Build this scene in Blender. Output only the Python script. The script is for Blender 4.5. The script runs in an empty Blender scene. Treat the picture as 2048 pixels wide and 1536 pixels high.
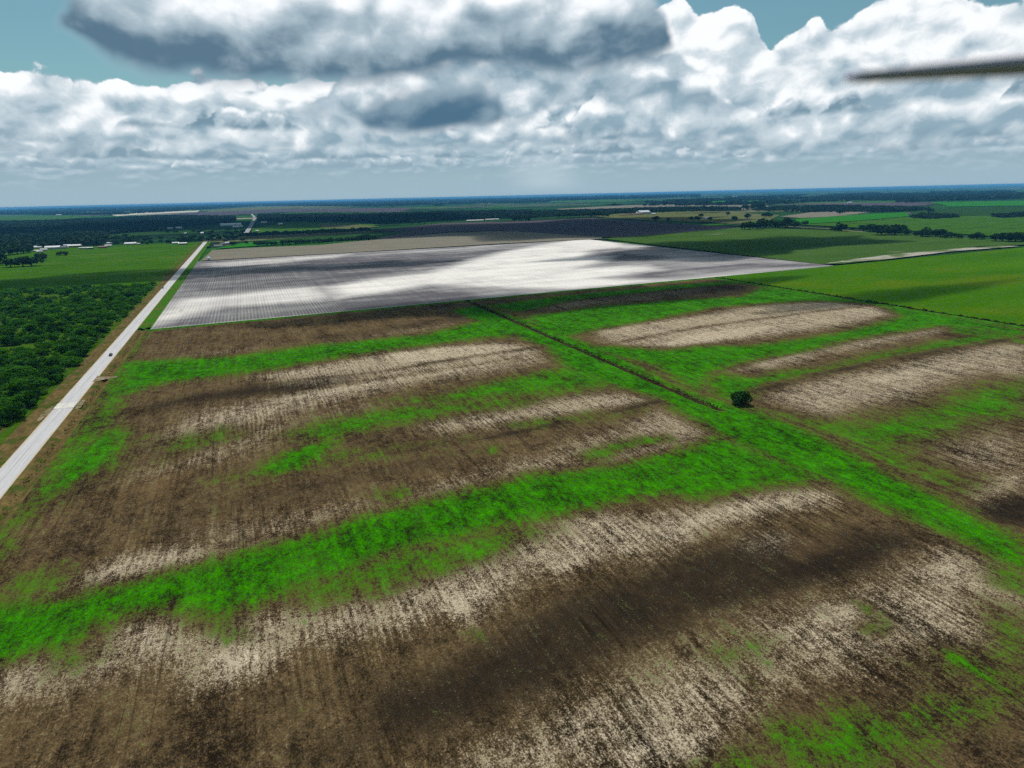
import bpy, math, random
import numpy as np
from mathutils import Matrix, Vector

C = bpy.context.scene.collection
rng = np.random.default_rng(7)
random.seed(7)
R = math.radians

# ------------------------------------------------------------------ camera
H = 100.0
FPX, CX, CY = 1190.0, 1024.0, 768.0
ROLL, PITCH, YAW = R(1.3426), R(17.574), R(23.252)
fh = np.array([math.sin(YAW), math.cos(YAW), 0.0]); rh = np.array([math.cos(YAW), -math.sin(YAW), 0.0])
AF = math.cos(PITCH)*fh - math.sin(PITCH)*np.array([0, 0, 1.0])
up0 = np.cross(rh, AF)
AR = math.cos(ROLL)*rh - math.sin(ROLL)*up0
AU = math.sin(ROLL)*rh + math.cos(ROLL)*up0

cd = bpy.data.cameras.new('camera')
cam = bpy.data.objects.new('camera', cd); C.objects.link(cam)
cd.sensor_fit = 'HORIZONTAL'; cd.sensor_width = 36.0; cd.lens = 36.0*FPX/2048.0
cd.clip_start = 0.02; cd.clip_end = 200000.0
cam.matrix_world = Matrix(((AR[0], AU[0], -AF[0], 0), (AR[1], AU[1], -AF[1], 0), (AR[2], AU[2], -AF[2], H), (0, 0, 0, 1)))
cd.dof.use_dof = True; cd.dof.focus_distance = 450.0; cd.dof.aperture_fstop = 4.5
bpy.context.scene.camera = cam

def ray(px, py):
    return AF*FPX + AR*(px-CX) - AU*(py-CY)
def gp(px, py):
    """ground point seen at a place in the photograph"""
    v = ray(px, py); t = -H/min(v[2], -1e-3); return np.array([v[0]*t, v[1]*t])
def azel(px, py):
    v = ray(px, py); v = v/np.linalg.norm(v)
    return math.degrees(math.atan2(v[0], v[1])), math.degrees(math.asin(v[2]))
def inview(X, Y, m=120):
    d = np.stack([X, Y, np.full_like(X, -H)], -1); z = d@AF
    with np.errstate(all='ignore'):
        px = CX + FPX*(d@AR)/z; py = CY - FPX*(d@AU)/z
    return (z > 1) & (px > -m) & (px < 2048+m) & (py > 0) & (py < 1536+m)

# ------------------------------------------------------------------ node helpers
class S:
    """a socket with arithmetic"""
    def __init__(s, nt, so): s.nt, s.so = nt, so
    def _m(s, op, *a):
        n = s.nt.nodes.new('ShaderNodeMath'); n.operation = op
        for i, v in enumerate((s,)+a): put(s.nt, n.inputs[i], v)
        return S(s.nt, n.outputs[0])
    def __add__(s, o): return s._m('ADD', o)
    __radd__ = __add__
    def __mul__(s, o): return s._m('MULTIPLY', o)
    __rmul__ = __mul__
    def __sub__(s, o): return s._m('SUBTRACT', o)
    def __rsub__(s, o): return (s*-1.0)+o
    def __truediv__(s, o): return s._m('DIVIDE', o)
    def mx(s, o): return s._m('MAXIMUM', o)
    def mn(s, o): return s._m('MINIMUM', o)
    def sin(s): return s._m('SINE')
    def abs(s): return s._m('ABSOLUTE')
    def pow(s, e): return s._m('POWER', e)
    def clamp(s): return s.mx(0.0).mn(1.0)
    def step(s, a, b, o0=0.0, o1=1.0):
        n = s.nt.nodes.new('ShaderNodeMapRange'); n.interpolation_type = 'SMOOTHSTEP'
        for i, v in enumerate((s, a, b, o0, o1)): put(s.nt, n.inputs[i], v)
        return S(s.nt, n.outputs[0])
def put(nt, inp, v):
    if isinstance(v, S): nt.links.new(v.so, inp)
    elif isinstance(v, bpy.types.NodeSocket): nt.links.new(v, inp)
    elif isinstance(v, (tuple, list)) and len(v) == 3 and inp.type == 'RGBA': inp.default_value = (*v, 1)
    else: inp.default_value = v
def comb(nt, x, y, z):
    n = nt.nodes.new('ShaderNodeCombineXYZ')
    for i, v in enumerate((x, y, z)): put(nt, n.inputs[i], v)
    return S(nt, n.outputs[0])
def noise(nt, vec, scale=1.0, detail=3.0, rough=0.5, dist=0.0, dims='3D'):
    n = nt.nodes.new('ShaderNodeTexNoise'); n.noise_dimensions = dims; put(nt, n.inputs['Vector'], vec)
    n.inputs['Scale'].default_value = scale; n.inputs['Detail'].default_value = detail
    n.inputs['Roughness'].default_value = rough; n.inputs['Distortion'].default_value = dist
    return S(nt, n.outputs[0])
def voro(nt, vec, scale=1.0, feat='SMOOTH_F1', detail=0.0, rough=0.5, smooth=0.6, rand=1.0, dims='3D'):
    n = nt.nodes.new('ShaderNodeTexVoronoi'); n.feature = feat; n.voronoi_dimensions = dims; put(nt, n.inputs['Vector'], vec)
    n.inputs['Scale'].default_value = scale; n.inputs['Detail'].default_value = detail
    n.inputs['Roughness'].default_value = rough; n.inputs['Randomness'].default_value = rand
    if feat == 'SMOOTH_F1': n.inputs['Smoothness'].default_value = smooth
    return S(nt, n.outputs[0])
def mixc(nt, f, a, b):
    n = nt.nodes.new('ShaderNodeMix'); n.data_type = 'RGBA'; n.clamp_factor = True
    put(nt, n.inputs[0], f); put(nt, n.inputs[6], a); put(nt, n.inputs[7], b)
    return S(nt, n.outputs[2])
def scalec(nt, c, f):
    """colour times a number"""
    n = nt.nodes.new('ShaderNodeVectorMath'); n.operation = 'SCALE'
    put(nt, n.inputs[0], c); put(nt, n.inputs['Scale'], f)
    return S(nt, n.outputs[0])
def attr(nt, name):
    n = nt.nodes.new('ShaderNodeAttribute'); n.attribute_name = name
    return S(nt, n.outputs['Fac'])
def xyz(nt):
    t = nt.nodes.new('ShaderNodeTexCoord'); s = nt.nodes.new('ShaderNodeSeparateXYZ')
    nt.links.new(t.outputs['Object'], s.inputs[0])
    return [S(nt, o) for o in s.outputs] + [S(nt, t.outputs['Object'])]
def new_mat(name, rough=0.9, spec=0.0):
    m = bpy.data.materials.new(name); m.use_nodes = True
    b = m.node_tree.nodes['Principled BSDF']
    b.inputs['Roughness'].default_value = rough
    b.inputs['Specular IOR Level'].default_value = spec
    return m, m.node_tree, b
def bump(nt, b, h, strength, dist):
    n = nt.nodes.new('ShaderNodeBump'); n.inputs['Strength'].default_value = strength; n.inputs['Distance'].default_value = dist
    put(nt, n.inputs['Height'], h); nt.links.new(n.outputs[0], b.inputs['Normal'])

# ------------------------------------------------------------------ sun, sky, exposure
SUN_EL, SUN_AZ = 64.0, 8.0            # azimuth clockwise from +Y
sun_dir = Vector((math.sin(R(SUN_AZ))*math.cos(R(SUN_EL)), math.cos(R(SUN_AZ))*math.cos(R(SUN_EL)), math.sin(R(SUN_EL))))
sl = bpy.data.lights.new('sun', 'SUN'); sl.energy = 4.8; sl.angle = R(0.53); sl.color = (1.0, 0.96, 0.9)
so = bpy.data.objects.new('sun', sl); C.objects.link(so)
so.rotation_euler = sun_dir.to_track_quat('Z', 'Y').to_euler(); so.location = (0, 0, 400)

def build_world():
    w = bpy.data.worlds.new('World'); bpy.context.scene.world = w; w.use_nodes = True
    nt = w.node_tree; nt.nodes.clear()
    out = nt.nodes.new('ShaderNodeOutputWorld')
    sky = nt.nodes.new('ShaderNodeTexSky'); sky.sky_type = 'NISHITA'; sky.sun_disc = False
    sky.sun_elevation = R(SUN_EL); sky.sun_rotation = R(SUN_AZ); sky.air_density = 1.0; sky.dust_density = 1.2; sky.ozone_density = 1.5
    bg = nt.nodes.new('ShaderNodeBackground'); bg.inputs[1].default_value = 0.085
    hs = nt.nodes.new('ShaderNodeMix'); hs.data_type = 'RGBA'; hs.blend_type = 'MULTIPLY'; hs.inputs[0].default_value = 1.0
    nt.links.new(sky.outputs[0], hs.inputs[6]); hs.inputs[7].default_value = (0.66, 0.95, 0.84, 1)
    nt.links.new(hs.outputs[2], bg.inputs[0])
    tc = nt.nodes.new('ShaderNodeTexCoord'); sp = nt.nodes.new('ShaderNodeSeparateXYZ'); nt.links.new(tc.outputs['Generated'], sp.inputs[0])
    x, y, z = [S(nt, o) for o in sp.outputs]
    az = x._m('ARCTAN2', y)*57.2958; el = z._m('ARCSINE')*57.2958
    A0, A1, E0, E1 = -180.0, 180.0, -5.0, 35.0
    azn = (az-A0)/(A1-A0)
    alpha = el.step(9.0, 2.5)*0.88; col = comb(nt, 0.335, 0.475, 0.56)
    # cloud banks, far ones first: top and base outline, taken as directions over the land
    def curve(pts, default):
        n = nt.nodes.new('ShaderNodeFloatCurve'); c = n.mapping.curves[0]
        ae = sorted(azel(*p) for p in pts)
        a = [(A0, default)] + [(ae[0][0]-14, default)] + ae + [(ae[-1][0]+14, default)] + [(A1, default)]
        a = [((q-A0)/(A1-A0), min(max((e-E0)/(E1-E0), 0), 1)) for q, e in a]
        c.points[0].location = a[0]; c.points[1].location = a[-1]
        for p in a[1:-1]: c.points.new(*p)
        for p in c.points: p.handle_type = 'AUTO_CLAMPED'
        n.mapping.update(); put(nt, n.inputs['Value'], azn)
        return S(nt, n.outputs[0])*(E1-E0)+E0
    def bank(seed, sc, top, base, dtop, dbase, topamp, baseamp, dark, mid, bright, t0, t1, emb, soft, basesoft, streak=1.3, kv=0.65, deep=None, op=1.0, warp=0.55, rg=0.58, ft='SMOOTH_F1', vd=1.0):
        nonlocal col, alpha
        ox = seed*17.3
        wx = (noise(nt, comb(nt, az*(sc*1.3)+ox, el*(sc*1.7), 0.0), 1.0, 2.0, 0.5, dims='2D')-0.5)*warp
        v = comb(nt, az*sc+ox+wx, el*(sc*streak)+wx*0.7, 0.0)
        v2 = comb(nt, az*sc+ox+wx-0.10, el*(sc*streak)+wx*0.7+0.34, 0.0)
        big = (noise(nt, comb(nt, az*(sc*0.45)+ox, el*(sc*0.8), 0.0), 1.0, 3.0, 0.55, dims='2D')-0.5)*2.2
        def hgt(vv):
            return (1.0-voro(nt, vv, 1.0, ft, vd, 0.6, 0.35, dims='2D'))*kv + noise(nt, vv, 1.5, 6.0, rg, dims='2D')*(1.5-kv)-0.9+kv*0.1
        h1 = hgt(v); h2 = hgt(v2)
        tp = curve(top, dtop); bs = curve(base, dbase)
        m = (tp-el+0.35+(h1-0.05)*topamp+big*(topamp*0.35)).step(0.0, soft)
        m = m*(el-bs+h1*baseamp+big*(baseamp*0.8)).step(-basesoft, basesoft)*op
        t = (el-bs)/((tp-bs).mx(0.8) if deep is None else deep)
        sh = t.step(t0, t1)*0.75 + 0.12 + (h1-h2)*emb + big*0.26 + h1*0.22
        c = mixc(nt, sh.step(0.0, 0.52), dark, mid)
        c = mixc(nt, sh.step(0.42, 1.0), c, bright)
        if alpha is None: col, alpha = c, m
        else:
            col = mixc(nt, m, col, c); alpha = alpha+m-alpha*m
    # soft layered bank low over the plain
    bank(3.0, 0.40, [(0, 250), (500, 250), (1024, 235), (1500, 220), (2048, 200)], [(0, 366), (512, 358), (1024, 346), (1536, 338), (2048, 328)], 6.0, 1.6, 1.6, 0.8,
         (0.30, 0.43, 0.52), (0.45, 0.57, 0.65), (0.76, 0.83, 0.86), -0.1, 0.95, 0.65, 0.9, 1.1, 2.8, 0.6, None, 0.95, 0.7, 0.62)
    # rows of separate flat-based cumulus, far ones low and small
    def cumuli(seed, base, hgt_, cover, sc, far_, emb=0.7, tilt=0.0):
        nonlocal col, alpha
        ox = seed*11.7
        wb = (noise(nt, comb(nt, az*(0.9/hgt_)+ox, el*(0.8/hgt_), 0.0), 1.0, 3.0, 0.55, dims='2D')-0.5)
        v = comb(nt, az*sc+ox+wb*0.6, el*(sc*1.25)+wb*0.5, 0.0); v2 = comb(nt, az*sc+ox+wb*0.6-0.15, el*(sc*1.25)+wb*0.5+0.32, 0.0)
        def hh(q): return (1.0-voro(nt, q, 1.0, 'SMOOTH_F1', 1.0, 0.55, 0.25, dims='2D'))*0.75+noise(nt, q, 2.0, 5.0, 0.62, dims='2D')*0.8-0.9
        h1 = hh(v); h2 = hh(v2)
        size = noise(nt, comb(nt, az*(0.22/hgt_)+ox, seed, 0.0), 1.0, 2.0, 0.5, dims='2D')
        bs = az*tilt+(base+0.25*hgt_)+wb*(0.22*hgt_)
        tp = bs+((size+(cover-0.5)*0.14).step(0.40, 0.60)*1.25-0.15)*hgt_
        m = (tp-el+h1*(0.75*hgt_)).step(0.0, 0.20*hgt_)*(el-bs+h1*(0.14*hgt_)).step(-0.10*hgt_, 0.14*hgt_)
        t = (el-bs)/((tp-bs).mx(0.35*hgt_))
        sh = t.step(0.0, 1.0)*0.72+0.10+(h1-h2)*emb+h1*0.3+wb*0.4
        def fz(q): return tuple(q[i]*(1-far_)+(0.40, 0.53, 0.615)[i]*far_ for i in range(3))
        c = mixc(nt, sh.step(0.0, 0.5), fz((0.17, 0.285, 0.375)), fz((0.45, 0.565, 0.64)))
        c = mixc(nt, sh.step(0.42, 0.95), c, fz((1.03, 1.05, 1.07)))
        m = m*0.96
        col = mixc(nt, m, col, c); alpha = alpha+m-alpha*m
    cumuli(2.9, 2.3, 1.05, 0.90, 0.55, 0.52)
    cumuli(4.1, 2.9, 1.50, 0.9, 0.42, 0.24)
    bank(23.0, 0.27, [(0, 138), (40, 138), (75, 172), (110, 152), (160, 152), (195, 150), (230, 165), (280, 182), (330, 184), (400, 140), (440, 152), (500, 160), (520, 150), (560, 168), (610, 148), (650, 165), (740, 165), (800, 180), (900, 190), (1000, 130), (1060, 130), (1110, 130), (1150, 165), (1200, 160), (1260, 150)],
         [(0, 300), (150, 300), (350, 285), (520, 285), (700, 285), (900, 300), (1100, 285), (1260, 285)], 9.0, 3.0, 1.3, 1.0,
         (0.19, 0.31, 0.40), (0.44, 0.555, 0.63), (1.04, 1.06, 1.08), -0.05, 0.95, 1.2, 0.35, 0.9, 1.35, 0.85, None, 1.0, 0.45, 0.60)
    cumuli(5.7, 3.9, 2.1, 0.75, 0.38, 0.08, 0.9)
    bank(31.0, 0.24, [(1130, 230), (1180, 190), (1225, 120), (1260, 55), (1300, 20), (1350, 0), (1385, 12), (1420, 32), (1465, 22), (1500, 8), (1512, 40), (1545, 74), (1600, 50), (1645, 28), (1672, 45), (1720, 15), (1760, -20), (1850, -40), (1960, 0), (2048, -20)],
         [(1200, 270), (1300, 285), (1450, 290), (1650, 300), (1850, 285), (2048, 275)], 9.0, 4.0, 1.7, 1.0,
         (0.29, 0.42, 0.51), (0.56, 0.66, 0.725), (0.98, 1.01, 1.03), -0.30, 0.95, 1.05, 0.3, 1.1, 1.3, 0.75, None, 1.0, 0.45, 0.62)
    bank(37.0, 0.22, [(560, 215), (620, 170), (680, 120), (760, 80), (1000, 60), (1200, 60), (1330, 60), (1400, 120), (1450, 190)],
         [(560, 235), (640, 250), (760, 262), (900, 250), (1050, 225), (1150, 205), (1250, 210), (1350, 215), (1450, 215)], 0.0, 3.0, 2.6, 1.6,
         (0.22, 0.34, 0.43), (0.47, 0.58, 0.655), (1.0, 1.03, 1.05), -0.1, 1.1, 0.95, 0.7, 1.0, 1.35, 0.75, None, 0.96, 0.45, 0.6)
    cumuli(7.9, 5.0, 2.3, 0.15, 0.34, 0.04, 0.9)
    # near dark cumulus and the large one overhead
    bank(43.0, 0.20, [(680, 250), (715, 200), (750, 160), (800, 140), (870, 128), (950, 132), (1000, 160), (1030, 235)],
         [(690, 240), (730, 254), (770, 262), (850, 264), (930, 254), (1000, 244), (1060, 225)], 0.0, 3.0, 1.6, 0.35,
         (0.080, 0.17, 0.26), (0.27, 0.38, 0.465), (0.62, 0.70, 0.76), 0.05, 1.5, 0.5, 3.2, 0.55, 1.5, 0.6, None, 1.0, 0.3, 0.52)
    bank(57.0, 0.15, [(60, 60), (110, -10), (200, -120), (400, -260), (800, -330), (1200, -200), (1300, -60), (1350, 40), (1390, 110)],
         [(60, 62), (120, 70), (180, 104), (220, 134), (300, 158), (400, 166), (520, 170), (640, 166), (760, 164), (850, 150), (950, 132), (1050, 134), (1150, 146), (1250, 138), (1320, 118), (1390, 70)], 14.0, 14.0, 2.2, 1.0,
         (0.105, 0.19, 0.27), (0.39, 0.50, 0.575), (1.03, 1.06, 1.09), 0.10, 1.05, 0.62, 1.7, 0.8, 1.5, 0.45, 6.0, 1.0, 0.3, 0.52)
    # the same broken cumulus goes on overhead
    zz = z.mx(0.12)
    pv = comb(nt, x/zz*1.1, y/zz*1.1, 2.0)
    hn = noise(nt, pv, 1.0, 6.0, 0.56)
    m = hn.step(0.47, 0.60)*el.step(17.0, 24.0)
    col = mixc(nt, m, col, mixc(nt, noise(nt, pv, 2.3, 5.0, 0.6).step(0.35, 0.7), (0.25, 0.36, 0.45), (0.9, 0.93, 0.96)))
    alpha = alpha+m-alpha*m
    # pale moist air low over the horizon
    low = el.step(2.5, 0.4)*0.82
    saz, sel = azel(1090, 360)
    shaft = (az-saz+(el-sel)*0.25).abs().step(4.5, 0.3)*el.step(0.0, 1.2)*el.step(4.6, 2.4)
    col = mixc(nt, low, col, (0.345, 0.485, 0.58)); col = mixc(nt, shaft*0.38, col, (0.62, 0.74, 0.80)); alpha = alpha+low-alpha*low
    cb = nt.nodes.new('ShaderNodeBackground'); put(nt, cb.inputs[0], col); cb.inputs[1].default_value = 1.0
    mx = nt.nodes.new('ShaderNodeMixShader'); put(nt, mx.inputs[0], alpha.clamp())
    nt.links.new(bg.outputs[0], mx.inputs[1]); nt.links.new(cb.outputs[0], mx.inputs[2]); nt.links.new(mx.outputs[0], out.inputs[0])
    w.cycles.sampling_method = 'MANUAL'; w.cycles.sample_map_resolution = 512
build_world()

sc = bpy.context.scene
sc.view_settings.view_transform = 'Standard'; sc.view_settings.look = 'None'
sc.view_settings.exposure = 0.0; sc.view_settings.gamma = 1.0; sc.view_settings.use_curve_mapping = False
sc.render.engine = 'CYCLES'
sc.cycles.max_bounces = 4; sc.cycles.diffuse_bounces = 2; sc.cycles.volume_bounces = 0; sc.cycles.transparent_max_bounces = 24
sc.cycles.use_denoising = False
sc.cycles.use_adaptive_sampling = True; sc.cycles.adaptive_threshold = 0.03; sc.cycles.adaptive_min_samples = 32
sc.cycles.sample_clamp_indirect = 4.0

# ------------------------------------------------------------------ object helpers
def tag(o, label=None, cat=None, group=None, kind=None):
    if label: o['label'] = label
    if cat: o['category'] = cat
    if group: o['group'] = group
    if kind: o['kind'] = kind
    return o
def link(name, me, mat=None, parent=None):
    o = bpy.data.objects.new(name, me); C.objects.link(o)
    if mat is not None and me is not None and not me.materials: me.materials.append(mat)
    if parent is not None: o.parent = parent
    return o
def empty(name, loc, rz=0.0):
    o = bpy.data.objects.new(name, None); C.objects.link(o); o.location = loc; o.rotation_euler = (0, 0, rz); o.empty_display_size = 0.5
    return o
def mesh_np(name, V, F, mat=None, smooth=False):
    V = np.asarray(V, dtype=np.float32); F = np.asarray(F, dtype=np.int32)
    me = bpy.data.meshes.new(name); n = F.shape[1]
    me.vertices.add(len(V)); me.vertices.foreach_set('co', V.ravel())
    me.loops.add(F.size); me.loops.foreach_set('vertex_index', F.ravel())
    me.polygons.add(len(F)); me.polygons.foreach_set('loop_start', np.arange(0, F.size, n, dtype=np.int32))
    me.update(calc_edges=True); me.validate()
    if smooth: me.polygons.foreach_set('use_smooth', np.ones(len(F), bool))
    if mat is not None: me.materials.append(mat)
    return me
def set_attr(me, name, vals):
    a = me.attributes.new(name, 'FLOAT', 'POINT'); a.data.foreach_set('value', np.asarray(vals, np.float32))
def grid(xs, ys, zf=None):
    X, Y = np.meshgrid(xs, ys); nx, ny = len(xs), len(ys)
    Z = np.zeros_like(X) if zf is None else zf(X, Y)
    i = np.arange(nx*ny).reshape(ny, nx)
    F = np.stack([i[:-1, :-1], i[:-1, 1:], i[1:, 1:], i[1:, :-1]], -1).reshape(-1, 4)
    return np.stack([X, Y, Z], -1).reshape(-1, 3), F
def box_mesh(name, boxes, mat):
    """boxes: (x0,x1,y0,y1,z0,z1) joined into one mesh"""
    V, F = [], []
    for x0, x1, y0, y1, z0, z1 in boxes:
        k = len(V)
        V += [(x0, y0, z0), (x1, y0, z0), (x1, y1, z0), (x0, y1, z0), (x0, y0, z1), (x1, y0, z1), (x1, y1, z1), (x0, y1, z1)]
        F += [(k, k+3, k+2, k+1), (k+4, k+5, k+6, k+7), (k, k+1, k+5, k+4), (k+1, k+2, k+6, k+5), (k+2, k+3, k+7, k+6), (k+3, k, k+4, k+7)]
    return mesh_np(name, V, F, mat)

def seg_dist(X, Y, poly, closed=True):
    """signed distance to a polygon (inside > 0), or minus the distance to a polyline"""
    d2 = np.full(X.shape, 1e18); ins = np.zeros(X.shape, bool); n = len(poly)
    for i in range(n if closed else n-1):
        a = poly[i]; b = poly[(i+1) % n]; e = b-a; L = max(e@e, 1e-9)
        t = np.clip(((X-a[0])*e[0]+(Y-a[1])*e[1])/L, 0, 1)
        d2 = np.minimum(d2, (X-a[0]-t*e[0])**2+(Y-a[1]-t*e[1])**2)
        if closed:
            c = (a[1] > Y) != (b[1] > Y)
            with np.errstate(all='ignore'):
                xi = (b[0]-a[0])*(Y-a[1])/(b[1]-a[1] if b[1] != a[1] else 1e-9)+a[0]
            ins ^= c & (X < xi)
    d = np.sqrt(d2)
    return np.where(ins, d, -d) if closed else -d
def sstep(t): t = np.clip(t, 0, 1); return t*t*(3-2*t)
def area(X, Y, pts, soft, w=1.0):
    return w*sstep((seg_dist(X, Y, [gp(*p) for p in pts])+soft)/(2*soft))
def line(X, Y, pts, width, soft, w=1.0):
    return w*sstep((seg_dist(X, Y, [gp(*p) for p in pts], False)+width/2+soft)/(2*soft))

# ------------------------------------------------------------------ ground to the horizon
def mat_far():
    m, nt, b = new_mat('far_land')
    x, y, z, p = xyz(nt)
    wob = noise(nt, p, 0.0011, 2.0)*260.0
    cx = ((x+wob)/820.0)._m('FLOOR'); cy = ((y+wob*0.6+cx*137.0)/430.0)._m('FLOOR')
    wn = nt.nodes.new('ShaderNodeTexWhiteNoise'); wn.noise_dimensions = '2D'; put(nt, wn.inputs['Vector'], comb(nt, cx, cy, 0.0))
    r = nt.nodes.new('ShaderNodeValToRGB'); nt.links.new(wn.outputs['Value'], r.inputs[0])
    e = r.color_ramp; e.interpolation = 'CONSTANT'
    e.elements[0].position = 0; e.elements[0].color = (.014, .050, .011, 1)
    e.elements[1].position = .3; e.elements[1].color = (.024, .085, .009, 1)
    for q, c in ((.52, (.016, .050, .012)), (.68, (.075, .068, .060)), (.80, (.040, .105, .016)), (.90, (.10, .105, .045)), (.965, (.22, .20, .16))):
        k = e.elements.new(q); k.color = (*c, 1)
    tr = noise(nt, comb(nt, x*0.0011, y*0.0019, 3.0), 1.0, 6.0, 0.62)
    f = tr.step(0.50, 0.56)
    fine = noise(nt, p, 0.035, 4.0, 0.7)
    c = mixc(nt, f, S(nt, r.outputs[0]), (.010, .026, .010))
    c = scalec(nt, c, fine.step(0.3, 0.7, 0.7, 1.25))
    put(nt, b.inputs['Base Color'], c)
    return m
M_FAR = mat_far()
far = np.concatenate([-np.geomspace(60000, 3000, 14), np.linspace(-2400, 2400, 17), np.geomspace(3000, 60000, 14)])
V, F = grid(far, far); V[:, 2] = -2.0
tag(link('ground', mesh_np('ground', V, F, M_FAR)), 'flat farmland reaching out to the blue horizon', 'ground', kind='structure')

# ------------------------------------------------------------------ the near cropland
def mat_crop():
    m, nt, b = new_mat('cropland', 0.95)
    x, y, z, p = xyz(nt)
    G, P, D, O = attr(nt, 'green'), attr(nt, 'pale'), attr(nt, 'dark'), attr(nt, 'tan')
    def nz(sx, sy, o, d=4.0, r=0.62, k=2.2):
        return (noise(nt, comb(nt, x*sx+o*13.7, y*sy, o), 1.0, d, r)-0.5)*k
    warp = nz(.05, .03, 1.0, 2.0)*1.6
    xw = x+warp
    row = (noise(nt, comb(nt, xw*0.38, y*0.022, 0.0), 1.0, 5.0, 0.66)-0.5)*2.2          # streaks along the rows
    row2 = nz(1.3, .085, 4.0, 3.0)
    pat = nz(.045, .026, 9.0, 5.0, 0.62)
    pat2 = nz(.16, .10, 12.0, 4.0, 0.65)
    clod = nz(1.25, .95, 2.0, 5.0, 0.78)                                               # clods and straw
    spk = nz(2.9, 2.2, 6.0, 2.0, 0.6)
    clod2 = nz(.40, .24, 31.0, 4.0, 0.85, 2.6); rows = ((xw*(6.2832/1.9)).sin())*noise(nt, comb(nt, x*.06, y*.03, 33.0), 1.0, 3.0, .6).step(.40, .62)
    l1 = noise(nt, comb(nt, (x+warp*0.35)*0.16, y*0.0012, 21.0), 1.0, 2.0, 0.7)             # thin furrows along the rows
    brk = noise(nt, comb(nt, x*0.05, y*0.03, 23.0), 1.0, 3.0, 0.6)
    furrow = 1.0-((l1-0.5).abs().step(0.016, 0.004))*brk.step(0.45, 0.62)
    # pale crust and straw
    pv = P*1.05 + row*0.55 + row2*0.38 + pat*0.34 + pat2*0.30 + clod*0.85 + clod2*0.60 + spk*0.80 + rows*0.08
    pm = pv.step(0.20, 1.12)*0.93*(1.0-D*0.8).clamp()
    gv = G*1.10 + (1.0-D)*(pat+0.35).clamp()*0.22 + row*0.55 + pat*0.42 + pat2*0.46 + row2*0.24 + clod*0.62 + clod2*0.75 + spk*0.45 + rows*0.08
    gm = gv.step(0.36, 0.86)
    ov = (O + row*0.35 + pat2*0.3 + clod*0.35).step(0.25, 1.05)
    soil = mixc(nt, (pat*0.7+pat2*0.4+row*0.35+clod*0.9+clod2*0.7+spk*0.6+rows*0.06+0.42).clamp(), (.0140, .0094, .0054), (.165, .108, .052))
    soil = mixc(nt, (pat2*0.5+pat*0.4+0.3).clamp()*0.6, soil, (.070, .054, .022))
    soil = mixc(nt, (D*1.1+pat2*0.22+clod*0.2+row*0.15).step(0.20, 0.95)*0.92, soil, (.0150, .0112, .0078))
    soil = mixc(nt, ov*0.5, soil, (.150, .090, .040))
    soil = mixc(nt, (spk*0.6+clod*0.6+row2*0.3).step(0.30, 0.85)*0.6, soil, (.19, .145, .085))
    pale = mixc(nt, (clod*0.75+clod2*0.6+spk*0.7+row*0.3+rows*0.12+P*0.45+0.0).clamp(), (.135, .096, .054), (.64, .545, .40))
    c = mixc(nt, pm, soil, pale)
    c = scalec(nt, c, furrow*0.4+0.6)
    green = mixc(nt, (pat2*0.6+pat*0.45+row*0.35+clod*0.75+clod2*0.8+spk*0.3+0.44).clamp(), (.0034, .025, .0006), (.038, .230, .0008))
    thin = (G*1.1+row*0.3+pat2*0.3+clod*0.35).step(1.05, 0.45)
    green = mixc(nt, thin*0.8, green, (.058, .098, .005))
    c = mixc(nt, gm*(clod*0.8+clod2*0.6+pat2*0.35+spk*0.3+0.42+G*0.5).clamp(), c, green)
    put(nt, b.inputs['Base Color'], c)
    bump(nt, b, clod*0.5+clod2*0.6+row*0.3+gm*pat2*0.4+spk*0.25, 0.75, 0.6)
    return m
M_CROP = mat_crop()

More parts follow.
